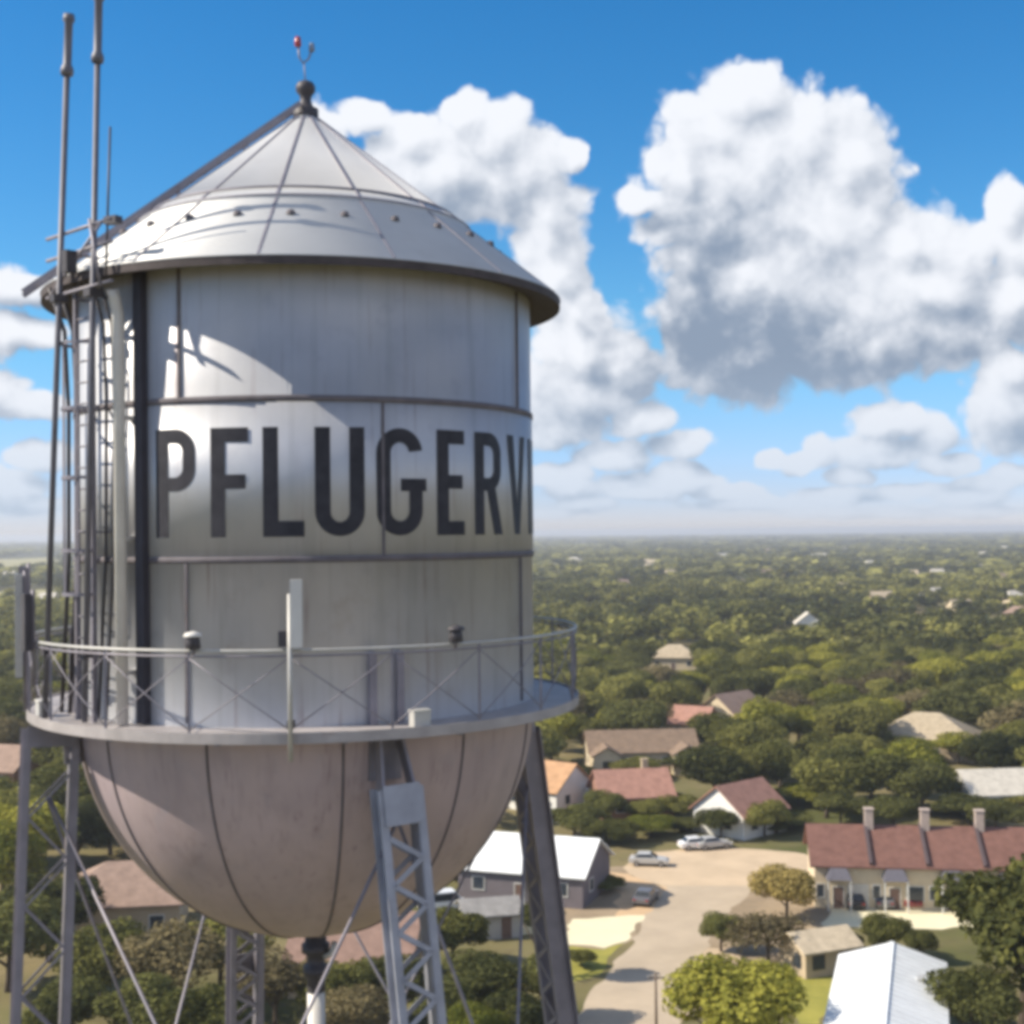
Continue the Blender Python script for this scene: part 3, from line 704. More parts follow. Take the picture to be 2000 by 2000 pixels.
def house(px, py, w, d, he, hr, rot, roof_, wall_, label, kind='gable', chimney=False, wings=(), detail=2, group=None, clear=None, phrase=None, corridor=26, cat='house'):
    p = at(px, py); e = empty('house', p, R_(rot), label, cat, group)
    mb = MB()
    if kind == 'gable': gable_wall(mb, w, d, he, hr)
    else: mb.box((0, 0, he / 2 - .15), (w, d, he + .3))
    wl = mb.build('wall', WALL[wall_], e)
    mb = MB(); (gable_roof if kind == 'gable' else hip_roof)(mb, w, d, he, hr)
    rf = mb.build('roof', WHITEM if roof_ == 'metal' else ROOF[roof_], e)
    for x, ww, dd in wings:                             # a gabled wing coming forward
        g = MB(); h2 = he + ww * .28
        vs = [(x + a, y, z) for y in (-d / 2 - dd, -d / 2 + .02) for a, z in ((-ww / 2, -.3), (-ww / 2, he), (0, h2), (ww / 2, he), (ww / 2, -.3))]
        g.add(vs, [(0, 1, 2, 3, 4)[::-1], (0, 5, 6, 1)[::-1], (3, 8, 9, 4)[::-1]]); wg = g.build('wing', WALL[wall_], e)
        g = MB(); s_ = .56
        a = [(-ww / 2 - .4, he - .2), (0, h2 + .05), (ww / 2 + .4, he - .2)]
        y0, y1 = -d / 2 - dd - .4, -d / 2 + 1.6
        vs = [(x + q, y, z + t) for y in (y0, y1) for q, z in a for t in (0, .15)]
        g.add(vs, [(1, 3, 9, 7), (3, 5, 11, 9), (0, 6, 8, 2), (2, 8, 10, 4), (0, 2, 3, 1), (2, 4, 5, 3), (0, 1, 7, 6), (4, 10, 11, 5)]); g.build('wing_roof', ROOF[roof_], wg)
        opening(wg, 'window', (x, -d / 2 - dd - .01, he * .55), ww * .35, 1.3, 'y-', GLASS, False)
    if detail:
        n = max(2, int(w / 3.4))
        for k in range(n):
            x = -w / 2 + w * (k + .5) / n
            if any(abs(x - a) < ww / 2 + .5 for a, ww, dd in wings): continue
            if k == n // 2: opening(e, 'door', (x, -d / 2 - .01, 1.02), .95, 2.05, 'y-', DOORM, detail > 1)
            else: opening(e, 'window', (x, -d / 2 - .01, he * .55), 1.25, 1.25, 'y-', GLASS, detail > 1)
        for sx in (-1, 1):
            opening(e, 'window', (sx * (w / 2 + .01), -d * .2, he * .55), 1.1, 1.2, 'x', GLASS, detail > 1)
    if chimney:
        c_ = MB(); c_.box((w * .22, .5, hr + .15), (.8, .8, 2.2)); c_.box((w * .22, .5, hr + 1.3), (.95, .95, .14)); c_.build('chimney', WALL['tan'], rf)
    R2 = clear if clear else max(w, d) * .5 + 1.5
    CLEAR.append((p.x, p.y, R2))
    dirc = Vector((p.x, p.y, 0)).normalized()
    for t in np.arange(4, corridor, 4.): CLEAR.append((p.x - dirc.x * (R2 + t - 4), p.y - dirc.y * (R2 + t - 4), max(w, d) * .36 + 1.))
    if phrase: LAND.append((p.x, p.y, phrase))
    return e
house(1068, 1575, 9.5, 8.5, 3.2, 6.2, -38, 'orange', 'white', 'house with orange roof and white gable end just right of the tank bowl', phrase='orange roofed house', clear=7)
house(1250, 1500, 17, 9, 3.3, 6.0, 4, 'brown', 'cream', 'long brown roofed house with two cream gabled wings', wings=((-6.3, 4.2, 3.2), (6.3, 4.2, 3.2)), phrase='brown roof with cream wings', corridor=13)
house(1232, 1588, 9.5, 8.5, 3., 5.8, 9, 'pink', 'brick', 'brick house with red brown roof half hidden behind lot trees', chimney=True, phrase='red brown brick house', corridor=6, clear=6)
house(1445, 1622, 8.5, 8, 3., 6.0, 42, 'pink', 'white', 'small house with rosy roof and white gable facing the lot', phrase='rosy roofed house', corridor=8)
house(1430, 1418, 10, 9, 3., 6.4, 44, 'rose', 'cream', 'cream walled house with dusty pink roof among the mid trees', phrase='dusty pink roofed house', corridor=22)
house(1355, 1440, 7, 7, 3., 5.6, -30, 'pink', 'tan', 'little house with faded red roof beside the cream walled one', corridor=14, phrase='faded red roof')
house(1812, 1475, 15.5, 12, 3.4, 7.2, -22, 'tan', 'tan', 'large house with broad tan hip roof above the townhouse trees', 'hip', phrase='broad tan hip roof', corridor=24)
house(1968, 1585, 13, 9, 3.2, 5.6, 5, 'pale', 'white', 'pale roofed house at the right edge above the townhouses', phrase='pale roofed house at the edge', corridor=14)
house(1578, 1240, 8.5, 9, 4.5, 8., 84, 'pale', 'white', 'bright white gabled house standing out in the middle distance', phrase='bright white gabled house', corridor=70)
house(1318, 1305, 13, 10, 3.2, 6.6, -12, 'tan', 'cream', 'tan roofed house between green trees in the middle distance', 'hip', phrase='mid distance tan roof', corridor=60)
house(235, 1815, 12, 10, 3.4, 6.6, 8, 'rose', 'tan', 'house with pinkish hip roof seen between left leg and bowl', 'hip', phrase='pinkish hip roof under the bowl', corridor=10)
house(0, 1535, 11, 9, 3.2, 6.2, -15, 'rose', 'brick', 'house with faded brick roof at the far left edge', phrase='faded roof at the left edge', corridor=22)
house(705, 1920, 10, 9, 3.2, 6.0, -8, 'rosebrown', 'tan', 'house with dull reddish roof behind the central riser pipe', phrase='dull reddish roof behind the riser', corridor=8)
house(1046, 1742, 13.5, 10, 3.3, 5.9, -20, 'metal', 'shade_grey', 'hall with bright white metal roof behind the right tower leg', phrase='white roofed hall', corridor=14, cat='hall')  # wall colour darkened to stand in for the shadow under the roof
house(955, 1822, 5, 4.5, 2.3, 3.2, 12, 'grey', 'grey', 'small dark roofed shed beside the right tower leg', detail=1, corridor=6, phrase='small dark shed', cat='shed')
house(1598, 1892, 5.2, 4., 2.3, 3.3, 22, 'cream', 'tan', 'small shed with sandy roof left of the white metal roof', detail=1, corridor=10, phrase='sandy roofed shed', cat='shed')
# far roofs that read as pale dots
far_h = [(1640,1160,'tan','cream'),(1815,1172,'pale','white'),(1830,1128,'pale','cream'),(1700,1108,'pale','white'),(1600,1092,'pale','cream'),(1925,1088,'pale','white'),(1962,1138,'rose','cream'),(1978,1178,'pale','cream'),(1992,1215,'rose','tan'),
         (1120,1100,'pale','cream'),(1075,1112,'pale','white'),(1512,1082,'rose','tan'),(1410,1092,'pale','cream'),(1310,1128,'tan','cream'),(1545,1130,'rose','cream'),(1780,1130,'tan','cream'),(1905,1112,'pale','cream'),(1600,1160,'rose','tan'),(1500,1128,'rose','tan'),
         (1855,1078,'pale','white'),(1750,1080,'pale','cream'),(1660,1080,'pale','white'),(1960,1076,'pale','white'),(1275,1105,'tan','cream'),(1215,1150,'rose','tan'),(1720,1180,'tan','tan'),(1875,1200,'tan','cream'),(20,1130,'pale','white'),(95,1180,'pale','cream')]
rnd = random.Random(5)
for px, py, r_, w_ in far_h:
    Y = at(px, py).y; sc_ = max(10., 24 / F * Y)
    house(px, py, sc_ * rnd.uniform(.9, 1.3), sc_ * .7, 3.2 + sc_ * .05, 5.0 + sc_ * .14, rnd.uniform(-35, 35), r_, w_,
          {'pale': 'small pale roof among trees towards the horizon', 'tan': 'small tan roof among trees towards the horizon', 'rose': 'small pinkish roof among trees towards the horizon'}[r_],
          'hip' if rnd.random() < .5 else 'gable', detail=0, group={'pale': 'distant pale roofs', 'tan': 'distant tan roofs', 'rose': 'distant pinkish roofs'}[r_], corridor=min(90, .07 * Y))

# --- row of townhouses
p0 = at(1592, 1772); RZ = R_(-8); row = empty('townhouse_row', p0, RZ, 'row of cream townhouses under one long dark red roof with pale chimneys', 'townhouses')
NU, UW, DP, HE, HR = 7, 5.5, 9.5, 4.35, 7.2; LN = NU * UW
mb = MB(); vs = [(x, y, z) for x in (0, LN) for y, z in ((0, -.3), (0, HE), (DP / 2, HR), (DP, HE), (DP, -.3))]
mb.add(vs, [(0, 5, 6, 1), (3, 8, 9, 4), (4, 9, 5, 0), (0, 1, 2, 3, 4), (5, 9, 8, 7, 6)]); mb.build('wall', WALL['cream'], row)
g = MB(); gable_roof(g, LN, DP, HE, HR, .5, .18, -.5, LN + .5); g.v = [(x, y + DP / 2, z) for x, y, z in g.v]
trf = g.build('roof', ROOF['redbrown'], row)
sl_ = (HR - HE) / (DP / 2)
for k in range(NU + 1):
    if 0 < k < NU:
        m3 = MB(); a = Vector((k * UW, -.35, HE - .35 * sl_ + .42)); b = Vector((k * UW, DP / 2, HR + .40)); m3.bar(a, b, .30, .34, side=(1, 0, 0)); m3.build('firewall', mat('dark_firewall', (.10, .075, .08), .85), trf)
for k in (1, 2, 3, 4, 5, 6):
    x = k * UW + .45 - (k % 2) * .1
    m3 = MB(); m3.box((x, DP / 2 - .35, HR + .75), (.85, .75, 2.2)); m3.box((x, DP / 2 - .35, HR + 1.92), (1.0, .9, .14)); m3.build('chimney', mat('pale_chimney', (.52, .42, .36), .85), trf)
for k in range(NU):
    x = k * UW
    cn = MB(); cx_ = x + 2.3                             # hipped porch canopy hanging from the eave
    vs = [(cx_ - 1.25, -1.5, HE - 1.25), (cx_ + 1.25, -1.5, HE - 1.25), (cx_ + 1.25, -.01, HE - 1.25), (cx_ - 1.25, -.01, HE - 1.25), (cx_ - .8, -.5, HE - .25), (cx_ + .8, -.5, HE - .25), (cx_ + .8, -.01, HE - .1), (cx_ - .8, -.01, HE - .1)]
    cn.add(vs, [(0, 3, 2, 1), (0, 1, 5, 4), (1, 2, 6, 5), (3, 0, 4, 7), (4, 5, 6, 7), (2, 3, 7, 6)]); cn.build('porch_canopy', mat('slate_canopy', (.13, .125, .15), .85), row)
    for q in (-1.1, 1.1):
        m3 = MB(); m3.box((cx_ + q, -1.4, (HE - 1.25) / 2), (.14, .14, HE - 1.25)); m3.build('porch_post', TRIM, row)
    opening(row, 'door', (cx_, -.01, 1.05), 1., 2.1, 'y-', DOORM)
    opening(row, 'window', (x + .55, -.01, 1.7), .7, 1.3, 'y-', GLASS)
    if k % 2 == 0: opening(row, 'garage_door', (x + 4.25, -.01, 1.15), 1.9, 2.3, 'y-', GARAGE)
    else: opening(row, 'window', (x + 4.3, -.01, 1.6), 1.6, 1.4, 'y-', GLASS)
    if k % 3 == 2:
        m3 = MB(); m3.box((x + 3.65, -.55, 1.2), (.12, 1.1, 2.4)); m3.build('privacy_wall', WALL['yellow'], row)
for k in range(9):
    q = p0 + Matrix.Rotation(RZ, 3, 'Z') @ Vector((k * 5, 3, 0)); CLEAR.append((q.x, q.y, 9)); CLEAR.append((q.x, q.y + 6, 6))
q = p0 + Matrix.Rotation(RZ, 3, 'Z') @ Vector((18, 5, 0)); LAND.append((q.x, q.y, 'townhouse row'))
# --- white metal roofed building, bottom right
p = at(1742, 1842, 6.0); hd = R_(17); fwd = Vector((math.sin(hd), math.cos(hd), 0)); cen_ = p - fwd * 13; cen_.z = 0
barn = empty('metal_building', cen_, R_(90 - 17), 'white metal roofed building at the bottom right, seen end on', 'building')
mb = MB(); gable_wall(mb, 26, 7.6, 4.7, 5.9); mb.build('wall', WALL['white'], barn)
mb = MB(); gable_roof(mb, 26, 7.6, 4.7, 5.9, .25, .1); rf = mb.build('roof', WHITEM, barn)
m3 = MB()
for k in range(27):
    for s_ in (-1, 1):
        x = -13 + k; m3.bar((x, 0.05 * s_, 6.05), (x, s_ * 4.02, 4.775), .05, .035, side=(1, 0, 0))
m3.build('standing_seams', SEAM, rf)
m3 = MB(); m3.bar((-13.2, 0, 6.06), (13.2, 0, 6.06), .35, .05, side=(0, 1, 0)); m3.build('ridge_cap', WHITEM, rf)
m3 = MB(); m3.box((6.5, -2.2, 5.42), (.9, .5, .35)); m3.build('roof_vent', GALV, rf)
opening(barn, 'window', (4, 3.81, 2.4), 1.4, 1.2, 'y+', GLASS); opening(barn, 'window', (-4, 3.81, 2.4), 1.4, 1.2, 'y+', GLASS); opening(barn, 'door', (13.01, 0, 1.5), 2.6, 3., 'x', GARAGE)
LAND.append((cen_.x, cen_.y, 'white metal roof'))
for t in (-16, -10, -4, 2, 8, 13):
    q = cen_ + fwd * t; CLEAR.append((q.x, q.y, 7.))
# low wall beside the shed and the fence along the lot
w0, w1 = at(915, 1838), at(1045, 1822)
m3 = MB(); m3.bar(w0 + Vector((0, 0, .5)), w1 + Vector((0, 0, .5)), .3, 1.0); m3.bar(w0 + Vector((0, 0, 1.05)), w1 + Vector((0, 0, 1.05)), .4, .1)
tag(m3.build('low_wall', PALE), 'low pale wall running behind the right tower leg', 'wall')

# ================================================================== CARS AND POLE
TYRE = BLACKR; RIM = mat('wheel_rim', (.45, .45, .46), .35, .6); CARGL = mat('car_glass', (.02, .025, .03), .08, spec=.7)
CARP = {k: mat('car_' + k, c, .3, .1, .04, 1., spec=.6) for k, c in dict(black=(.02, .02, .025), grey=(.13, .13, .14), white=(.78, .78, .77), silver=(.48, .48, .47), red=(.20, .03, .03), blue=(.05, .08, .18)).items()}
HEADL = mat('headlamp', (.7, .7, .68), .15, spec=.6); TAILL = mat('tail_lamp', (.30, .02, .02), .25, spec=.6)
def car(px, py, rot, col, label, van=False, group=None):
    p = at(px, py); e = empty('parked_car' if not van else 'parked_van', p + Vector((0, 0, .02)), R_(rot), label, 'car' if not van else 'van', group)
    Lh, Wd = (2.25, 1.78) if not van else (2.6, 1.95)
    lowp = [(-Lh, .35), (-Lh, .80), (-Lh + .25, .92), (-.75 - .9, .96), (.75, .95), (Lh - .3, .82), (Lh, .62), (Lh, .35)]
    topp = [(-1.75, .94), (-1.25, 1.42), (.15, 1.46), (.95, .94)] if not van else [(-2.5, .94), (-2.4, 2.0), (1.0, 2.0), (1.75, .94)]
    m3 = MB()
    def prism(prof, wd0, wd1=None, zsplit=None):
        n = len(prof); vs = []
        for s_ in (-1, 1):
            for x, z in prof:
                ww = wd0 if (wd1 is None or z < zsplit) else wd1
                vs.append((x, s_ * ww / 2, z))
        m3.add(vs, [tuple(range(n))[::-1] if False else tuple(range(n)), tuple(range(2 * n - 1, n - 1, -1))] + [(i, i + n, (i + 1) % n + n, (i + 1) % n) for i in range(n)])
    prism(lowp, Wd); prism(topp, Wd * .97, Wd * .80, 1.2)
    body = m3.build('body', CARP[col], e)
    bev = body.modifiers.new('bevel', 'BEVEL'); bev.width = .06; bev.segments = 2
    m4 = MB()                                           # glass set a little proud of the cabin
    a, b, c_, d = topp; ww = Wd * .80 / 2; wl_ = Wd * .97 / 2
    def lerp(p_, q_, t): return (p_[0] + (q_[0] - p_[0]) * t, p_[1] + (q_[1] - p_[1]) * t)
    for p_, q_, off in ((d, c_, .015), (a, b, -.015)):
        u, v = lerp(p_, q_, .12), lerp(p_, q_, .9)
        m4.add([(u[0] + off, -wl_ * .86, u[1] + .01), (u[0] + off, wl_ * .86, u[1] + .01), (v[0] + off, ww * .88, v[1] + .01), (v[0] + off, -ww * .88, v[1] + .01)], [(0, 1, 2, 3) if off > 0 else (3, 2, 1, 0)])
    m4.build('windscreen', CARGL, e)
    m4 = MB()
    for s_ in (-1, 1):
        q0, q1, q2, q3 = lerp(a, b, .18), lerp(a, b, .86), lerp(d, c_, .86), lerp(d, c_, .18)
        def sd(q, f_): t = (q[1] - .94) / (b[1] - .94); return (q[0] + f_, s_ * (wl_ + (ww - wl_) * t + .012), q[1])
        m4.add([sd(q0, .12), sd(q1, .08), sd(q2, -.08), sd(q3, -.16)], [(0, 1, 2, 3) if s_ > 0 else (3, 2, 1, 0)])
    m4.build('side_window', CARGL, e)
    for sx in (-1.38, 1.38):
        for s_ in (-1, 1):
            yy = s_ * (Wd / 2 - .08)
            t = MB(); t.lathe([(.17, -.10), (.30, -.11), (.33, -.07), (.33, .07), (.30, .11), (.17, .10)], 20); wv = t.build('wheel', TYRE, e)
            r_ = MB(); r_.lathe([(.001, .085), (.16, .095), (.2, .105)], 14); r_.lathe([(.2, -.105), (.16, -.095), (.001, -.085)], 14); ro = r_.build('rim', RIM, wv)
            wv.location = (sx, yy, .33); wv.rotation_euler = (R_(90), 0, 0)
    for s_ in (-1, 1):
        t = MB(); t.box((Lh + .005, s_ * Wd * .34, .68), (.05, .38, .14)); t.build('headlight', HEADL, e)
        t = MB(); t.box((-Lh - .005, s_ * Wd * .36, .74), (.05, .3, .16)); t.build('tail_light', TAILL, e)
    return e
car(1668, 1769, 84, 'black', 'black car parked at the left end of the townhouse fronts')
car(1726, 1768, 80, 'grey', 'grey car parked nose in before the townhouse porches')
car(1778, 1767, 83, 'red', 'dark red car parked beside the yellow townhouse wall')
car(1852, 1770, 80, 'silver', 'silver car parked before the townhouses at their right')
car(1362, 1658, 12, 'white', 'white car parked at the back edge of the sandy lot')
car(1392, 1657, 18, 'silver', 'silver car parked beside the white one at the lot edge')
car(1268, 1690, -10, 'silver', 'silver car standing alone on the left side of the sandy lot')
car(868, 1778, 20, 'white', 'white van parked between the near leg and the hall', van=True)
car(1262, 1762, 70, 'grey', 'small grey car on the orange sand beside the road')
p = at(1282, 2035); pole = empty('utility_pole', p, 0, 'thin wooden utility pole beside the pale road at the bottom', 'pole')
m3 = MB(); m3.tube([(0, 0, -.3), (0, 0, 5.1)], [.13, .09], 12); m3.build('shaft', mat('pole_wood', (.22, .17, .13), .9, scale=5.), pole)
m3 = MB(); m3.box((0, 0, 4.75), (1.3, .1, .1)); m3.build('crossarm', mat('pole_wood', (.22, .17, .13)), pole)
for x in (-.55, .55):
    m3 = MB(); m3.lathe([(.001, .12), (.03, .11), (.04, .06), (.03, 0), (.001, 0)], 10, (x, 0, 4.80)); m3.build('insulator', TRIM, pole)

# ================================================================== TREES
def crown_quads(seed, lumps, per, size, flat=.72, low=-.45, inner=.12):
    g = np.random.default_rng(seed); Q = []
    cs = []
    while len(cs) < lumps:
        v = g.normal(size=3); v /= np.linalg.norm(v)
        if v[2] < low: continue
        k = g.uniform(.48, .74); cs.append((v * [k, k, k * flat], g.uniform(.25, .46)))
    cs.append((np.array([0, 0, .05]), .55))
    for c, r in cs:
        n = int(per * (r / .36) ** 2)
        d = g.normal(size=(n, 3)); d /= np.linalg.norm(d, axis=1)[:, None]
        rad = r * np.where(g.random(n) < inner, g.uniform(.3, .9, n), g.uniform(.82, 1.10, n))
        p = c + d * rad[:, None] * [1, 1, .82]
        nrm = d + g.normal(size=(n, 3)) * .55 + [0, 0, .25]; nrm /= np.linalg.norm(nrm, axis=1)[:, None]
        t = np.cross(nrm, g.normal(size=(n, 3))); t /= np.linalg.norm(t, axis=1)[:, None]; b = np.cross(nrm, t)
        s = size * (.45 + 1.25 * g.random(n) ** 2.2)[:, None]; e = g.uniform(.55, .9, (n, 1))
        Q.append(np.stack([p - t * s * .9 - b * s * .2 * e, p + b * s * -.75 * e + t * s * .15, p + t * s, p + b * s * .85 * e - t * s * .1], 1))
    return np.concatenate(Q)
def quads_mesh(name, Q, m, tint=None):
    n = len(Q); me = bpy.data.meshes.new(name); me.vertices.add(n * 4); me.loops.add(n * 4); me.polygons.add(n)
    me.vertices.foreach_set('co', Q.reshape(-1).astype(np.float32)); me.loops.foreach_set('vertex_index', np.arange(n * 4, dtype=np.int32))
    me.polygons.foreach_set('loop_start', np.arange(0, n * 4, 4, dtype=np.int32))
    if tint is not None:
        a = me.attributes.new('tint', 'FLOAT', 'POINT'); a.data.foreach_set('value', np.repeat(tint, 4).astype(np.float32))
    me.update(calc_edges=True); me.materials.append(m); return me
NV = 5
base_q = [crown_quads(11 + i, 18 + i, 640, .046, (.72, .8, .68, .78, .9)[i]) for i in range(NV)]
bare_q = crown_quads(77, 24, 110, .05, .85, -.3, .5)
CROWN = {(k, i): quads_mesh('crown', base_q[i] if k != 'brown' else (bare_q if i % 2 else base_q[i][::2]), FOL[k]) for k in FOL for i in range(NV)}
def trunk_mesh(seed):
    r = random.Random(seed); mb = MB()
    mb.tube([(0, 0, -.06), (.01, .01, .12), (.0, .02, .34), (.02, 0, .52)], [.052, .036, .030, .022], 9)
    for k in range(7):
        a = k * .9 + r.uniform(-.3, .3); z0 = r.uniform(.22, .42); L = r.uniform(.16, .30)
        p0_, p1_ = Vector((0, .01, z0)), Vector((math.cos(a) * L * .55, math.sin(a) * L * .55, z0 + .10)); p2_ = Vector((math.cos(a) * L * 1.25, math.sin(a) * L * 1.25, z0 + r.uniform(.2, .34)))
        mb.tube([p0_, p1_, p2_], [.020, .013, .006], 6)
        mb.tube([p1_, p1_ + Vector((math.cos(a + 1) * .1, math.sin(a + 1) * .1, .16))], [.010, .004], 5)
    me = bpy.data.meshes.new('trunk'); me.from_pydata(mb.v, [], mb.f); me.polygons.foreach_set('use_smooth', mb.sm); me.materials.append(BARK); return me
TRUNK = [trunk_mesh(i) for i in range(3)]
trees = []
def tree(x, y, h, r, kind, label, group=None, cat='tree', rn=random.Random(3), name='tree'):
    e = empty(name, (x, y, 0), rn.uniform(0, 6.28), label, cat, group)
    i = rn.randrange(NV); rz_ = min(r * rn.uniform(.80, 1.0), h * .46)
    c_ = bpy.data.objects.new('crown', CROWN[(kind, i)]); C.objects.link(c_); c_.parent = e
    c_.scale = (r, r * rn.uniform(.88, 1.08), rz_); c_.location = (0, 0, h - rz_ * .93)
    t = bpy.data.objects.new('trunk', TRUNK[rn.randrange(3)]); C.objects.link(t); t.parent = e; t.scale = (h * .9, h * .9, h)
    trees.append((x, y, r)); return e
def tree_px(px, top, Y, r, kind, label, **kw):
    q = at_y(px, top, Y); return tree(q.x, q.y, max(q.z, 1.5), r, kind, label, **kw)
hand = [
 (1432, 1862, 96, 4.5, 'bright', 'yellow green tree at the bottom edge right of the pale road'),
 (1995, 1640, 103, 7.2, 'olive', 'large full tree at the right edge overlapping the white metal roof'),
 (1902, 1880, 97, 3.2, 'dark', 'dark bushy tree hiding the right eave of the white metal roof'),
 (1498, 1778, 121, 4.3, 'brown', 'brown half bare tree standing before the golden tree'),
 (1535, 1690, 135, 4.0, 'gold', 'golden leaved tree at the near corner of the sandy lot'),
 (1728, 1783, 123, 2.3, 'olive', 'small round tree between townhouse cars and white metal roof'),
 (1408, 1778, 125, 2.1, 'dark', 'dark shrubby tree left of the brown half bare tree'),
 (1795, 1812, 121, 1.5, 'dark', 'low dark bush behind the ridge of the white metal roof'),
 (1655, 1815, 121, 1.6, 'dark', 'low dark bush beside the pavement before the townhouses'),
 (1272, 1588, 172, 3.4, 'bright', 'bright green tree at the back left corner of the sandy lot'),
 (1190, 1600, 168, 3.6, 'olive', 'olive tree left of the bright green one behind the sandy lot'),
 (1120, 1568, 172, 4.2, 'dark', 'dark tree behind the white roofed hall beside the right leg'),
 (1152, 1722, 146, 2.4, 'dark', 'dark shrub in the shade right of the white roofed hall'),
 (1192, 1738, 147, 1.7, 'dark', 'small dark shrub at the edge of the orange sand'),
 (1340, 1602, 176, 3.4, 'dark', 'dark tree behind the parked cars of the sandy lot'),
 (1545, 1585, 175, 3.9, 'dark', 'dark tree touching the left end of the townhouse roof'),
 (1502, 1610, 174, 2.6, 'olive', 'small olive tree behind the right side of the sandy lot'),
 (1612, 1470, 182, 5.6, 'olive', 'broad olive tree above the left end of townhouse roof'),
 (1700, 1462, 186, 6.4, 'olive', 'broadest olive tree rising behind the townhouse chimneys'),
 (1800, 1478, 184, 5.8, 'dark', 'dark rounded tree behind the middle townhouse chimneys'),
 (1890, 1545, 178, 4.6, 'dark', 'dark tree left of the pale roofed house at the edge'),
 (58, 1545, 150, 5.2, 'bright', 'yellow green tree seen through the left leg'),
 (5, 1600, 140, 4.8, 'bright', 'yellow green tree cut by the left edge beside the leg'),
 (215, 1545, 165, 5.0, 'olive', 'olive tree behind the pinkish hip roof under the bowl'),
 (150, 1560, 158, 4.4, 'dark', 'dark tree right of the left leg behind the pinkish roof'),
 (200, 1792, 112, 4.2, 'olive', 'olive tree before the pinkish hip roof'),
 (330, 1785, 110, 4.6, 'brown', 'brownish broad tree below the left side of the bowl'),
 (430, 1772, 116, 4.4, 'olive', 'olive tree beside the far laced leg'),
 (535, 1850, 107, 4.2, 'brown', 'dull brown tree between far leg and riser pipe'),
 (95, 1700, 124, 5.0, 'dark', 'dark tree behind the foot of the left leg'),
 (15, 1740, 116, 5.0, 'dark', 'dark tree in the bottom left corner'),
 (265, 1900, 100, 3.6, 'dark', 'dark low tree at the bottom under the left of the bowl'),
 (400, 1915, 98, 3.4, 'olive', 'low olive tree at the bottom left of the far leg'),
 (120, 1900, 100, 3.4, 'dark', 'dark low tree at the bottom right of the left leg'),
 (885, 1765, 121, 3.8, 'olive', 'olive tree between the near leg and the dark shed'),
 (935, 1862, 108, 4.2, 'dark', 'dark tree at the bottom left of the right leg'),
 (870, 1915, 101, 3.2, 'dark', 'dark low tree at the bottom touching the near leg'),
 (690, 1915, 101, 3.2, 'brown', 'brownish low tree before the dull reddish roof'),
 (925, 1948, 96, 2.2, 'bright', 'small yellow green tree at the bottom between two right legs'),
 (1010, 1925, 99, 3.0, 'dark', 'dark low tree behind the foot of the right leg'),
 (912, 1690, 152, 3.0, 'olive', 'small olive tree before the left end of the white roofed hall'),
 (1062, 1742, 118, 2.0, 'dark', 'slim dark tree hidden mostly by the right leg beside the road'),
 (1062, 1850, 108, 2.2, 'dark', 'low dark tree behind the right leg near the road edge'),
 (1245, 1478, 212, 4.2, 'olive', 'olive tree between the two cream gabled wings'),
 (1178, 1535, 178, 3.0, 'dark', 'dark tree covering the left end of the red brown brick house'),
 (1262, 1560, 179, 2.8, 'olive', 'olive tree covering the right end of the red brown brick house'),
 (1492, 1556, 171, 3.2, 'olive', 'olive tree covering the right end of the rosy roofed house'),
 (1408, 1572, 171, 3.4, 'dark', 'dark tree before the left wall of the rosy roofed house'),
 (1752, 1432, 224, 5.2, 'olive', 'olive tree before the left wall of the broad tan hip roof'),
 (1872, 1428, 222, 5.4, 'bright', 'yellow green tree before the right wall of the broad tan hip roof'),
 (1990, 1535, 182, 4.4, 'olive', 'olive tree before the pale roofed house at the right edge'),
 (1340, 1470, 215, 4.6, 'dark', 'dark tree right of the long brown roof with cream wings'),
 (1110, 1490, 205, 4.4, 'dark', 'dark tree behind the orange roofed house'),
 (1310, 1545, 183, 3.6, 'olive', 'olive tree between the brick house and the rosy roofed house'),
 (1560, 1530, 190, 4.6, 'bright', 'yellow green tree right of the rosy roofed house'),
 (1640, 1540, 176, 3.8, 'dark', 'dark tree close behind the first townhouse chimney'),
 (1745, 1548, 174, 3.6, 'dark', 'dark tree close behind the second townhouse chimney'),
 (1945, 1560, 173, 3.8, 'dark', 'dark tree close behind the last townhouse chimneys'),
 (648, 1868, 107, 3.0, 'olive', 'olive tree before the dull reddish roof beside the riser pipe'),
 (752, 1862, 108, 3.2, 'dark', 'dark tree seen through the near leg before the reddish roof'),
 (1135, 1868, 121, 1.5, 'olive', 'small shrub on the sunlit lawn left of the road'),
]
for a in hand: tree_px(*a, group=None)
# --- individually planted trees of the mid distance
def inpoly(x, y, poly):
    c_ = False; n = len(poly)
    for i in range(n):
        a, b = poly[i], poly[i - 1]
        if (a[1] > y) != (b[1] > y) and x < (b[0] - a[0]) * (y - a[1]) / (b[1] - a[1]) + a[0]: c_ = not c_
    return c_
clear_a = np.array(CLEAR)
def free(x, y, r): return not ((clear_a[:, 0] - x) ** 2 + (clear_a[:, 1] - y) ** 2 < (clear_a[:, 2] + r * .6) ** 2).any()
def to_px(x, y, z=0.):
    Yr = y; return 1000 + F * x / Yr, 1042 + F * (HC - z) / Yr
rn = random.Random(21); cands = []
Y = 97.
while Y < 430:
    x = -Y * .43
    while x < Y * .43:
        q = (x + rn.uniform(-3.4, 3.4), Y + rn.uniform(-3.4, 3.4)); px, py = to_px(*q)
        ok = (px > 1095 and q[1] > 186) or (px < 1095 and q[1] > 150) or (px < 230 and q[1] > 128)
        if 330 < px < 985 and q[1] > 172: ok = False    # hidden behind the tank
        if 230 < px < 1010 and q[1] > 200: ok = False
        if px < -60 or px > 2070: ok = False
        if ok: cands.append(q)
        x += 7.6
    Y += 7.6
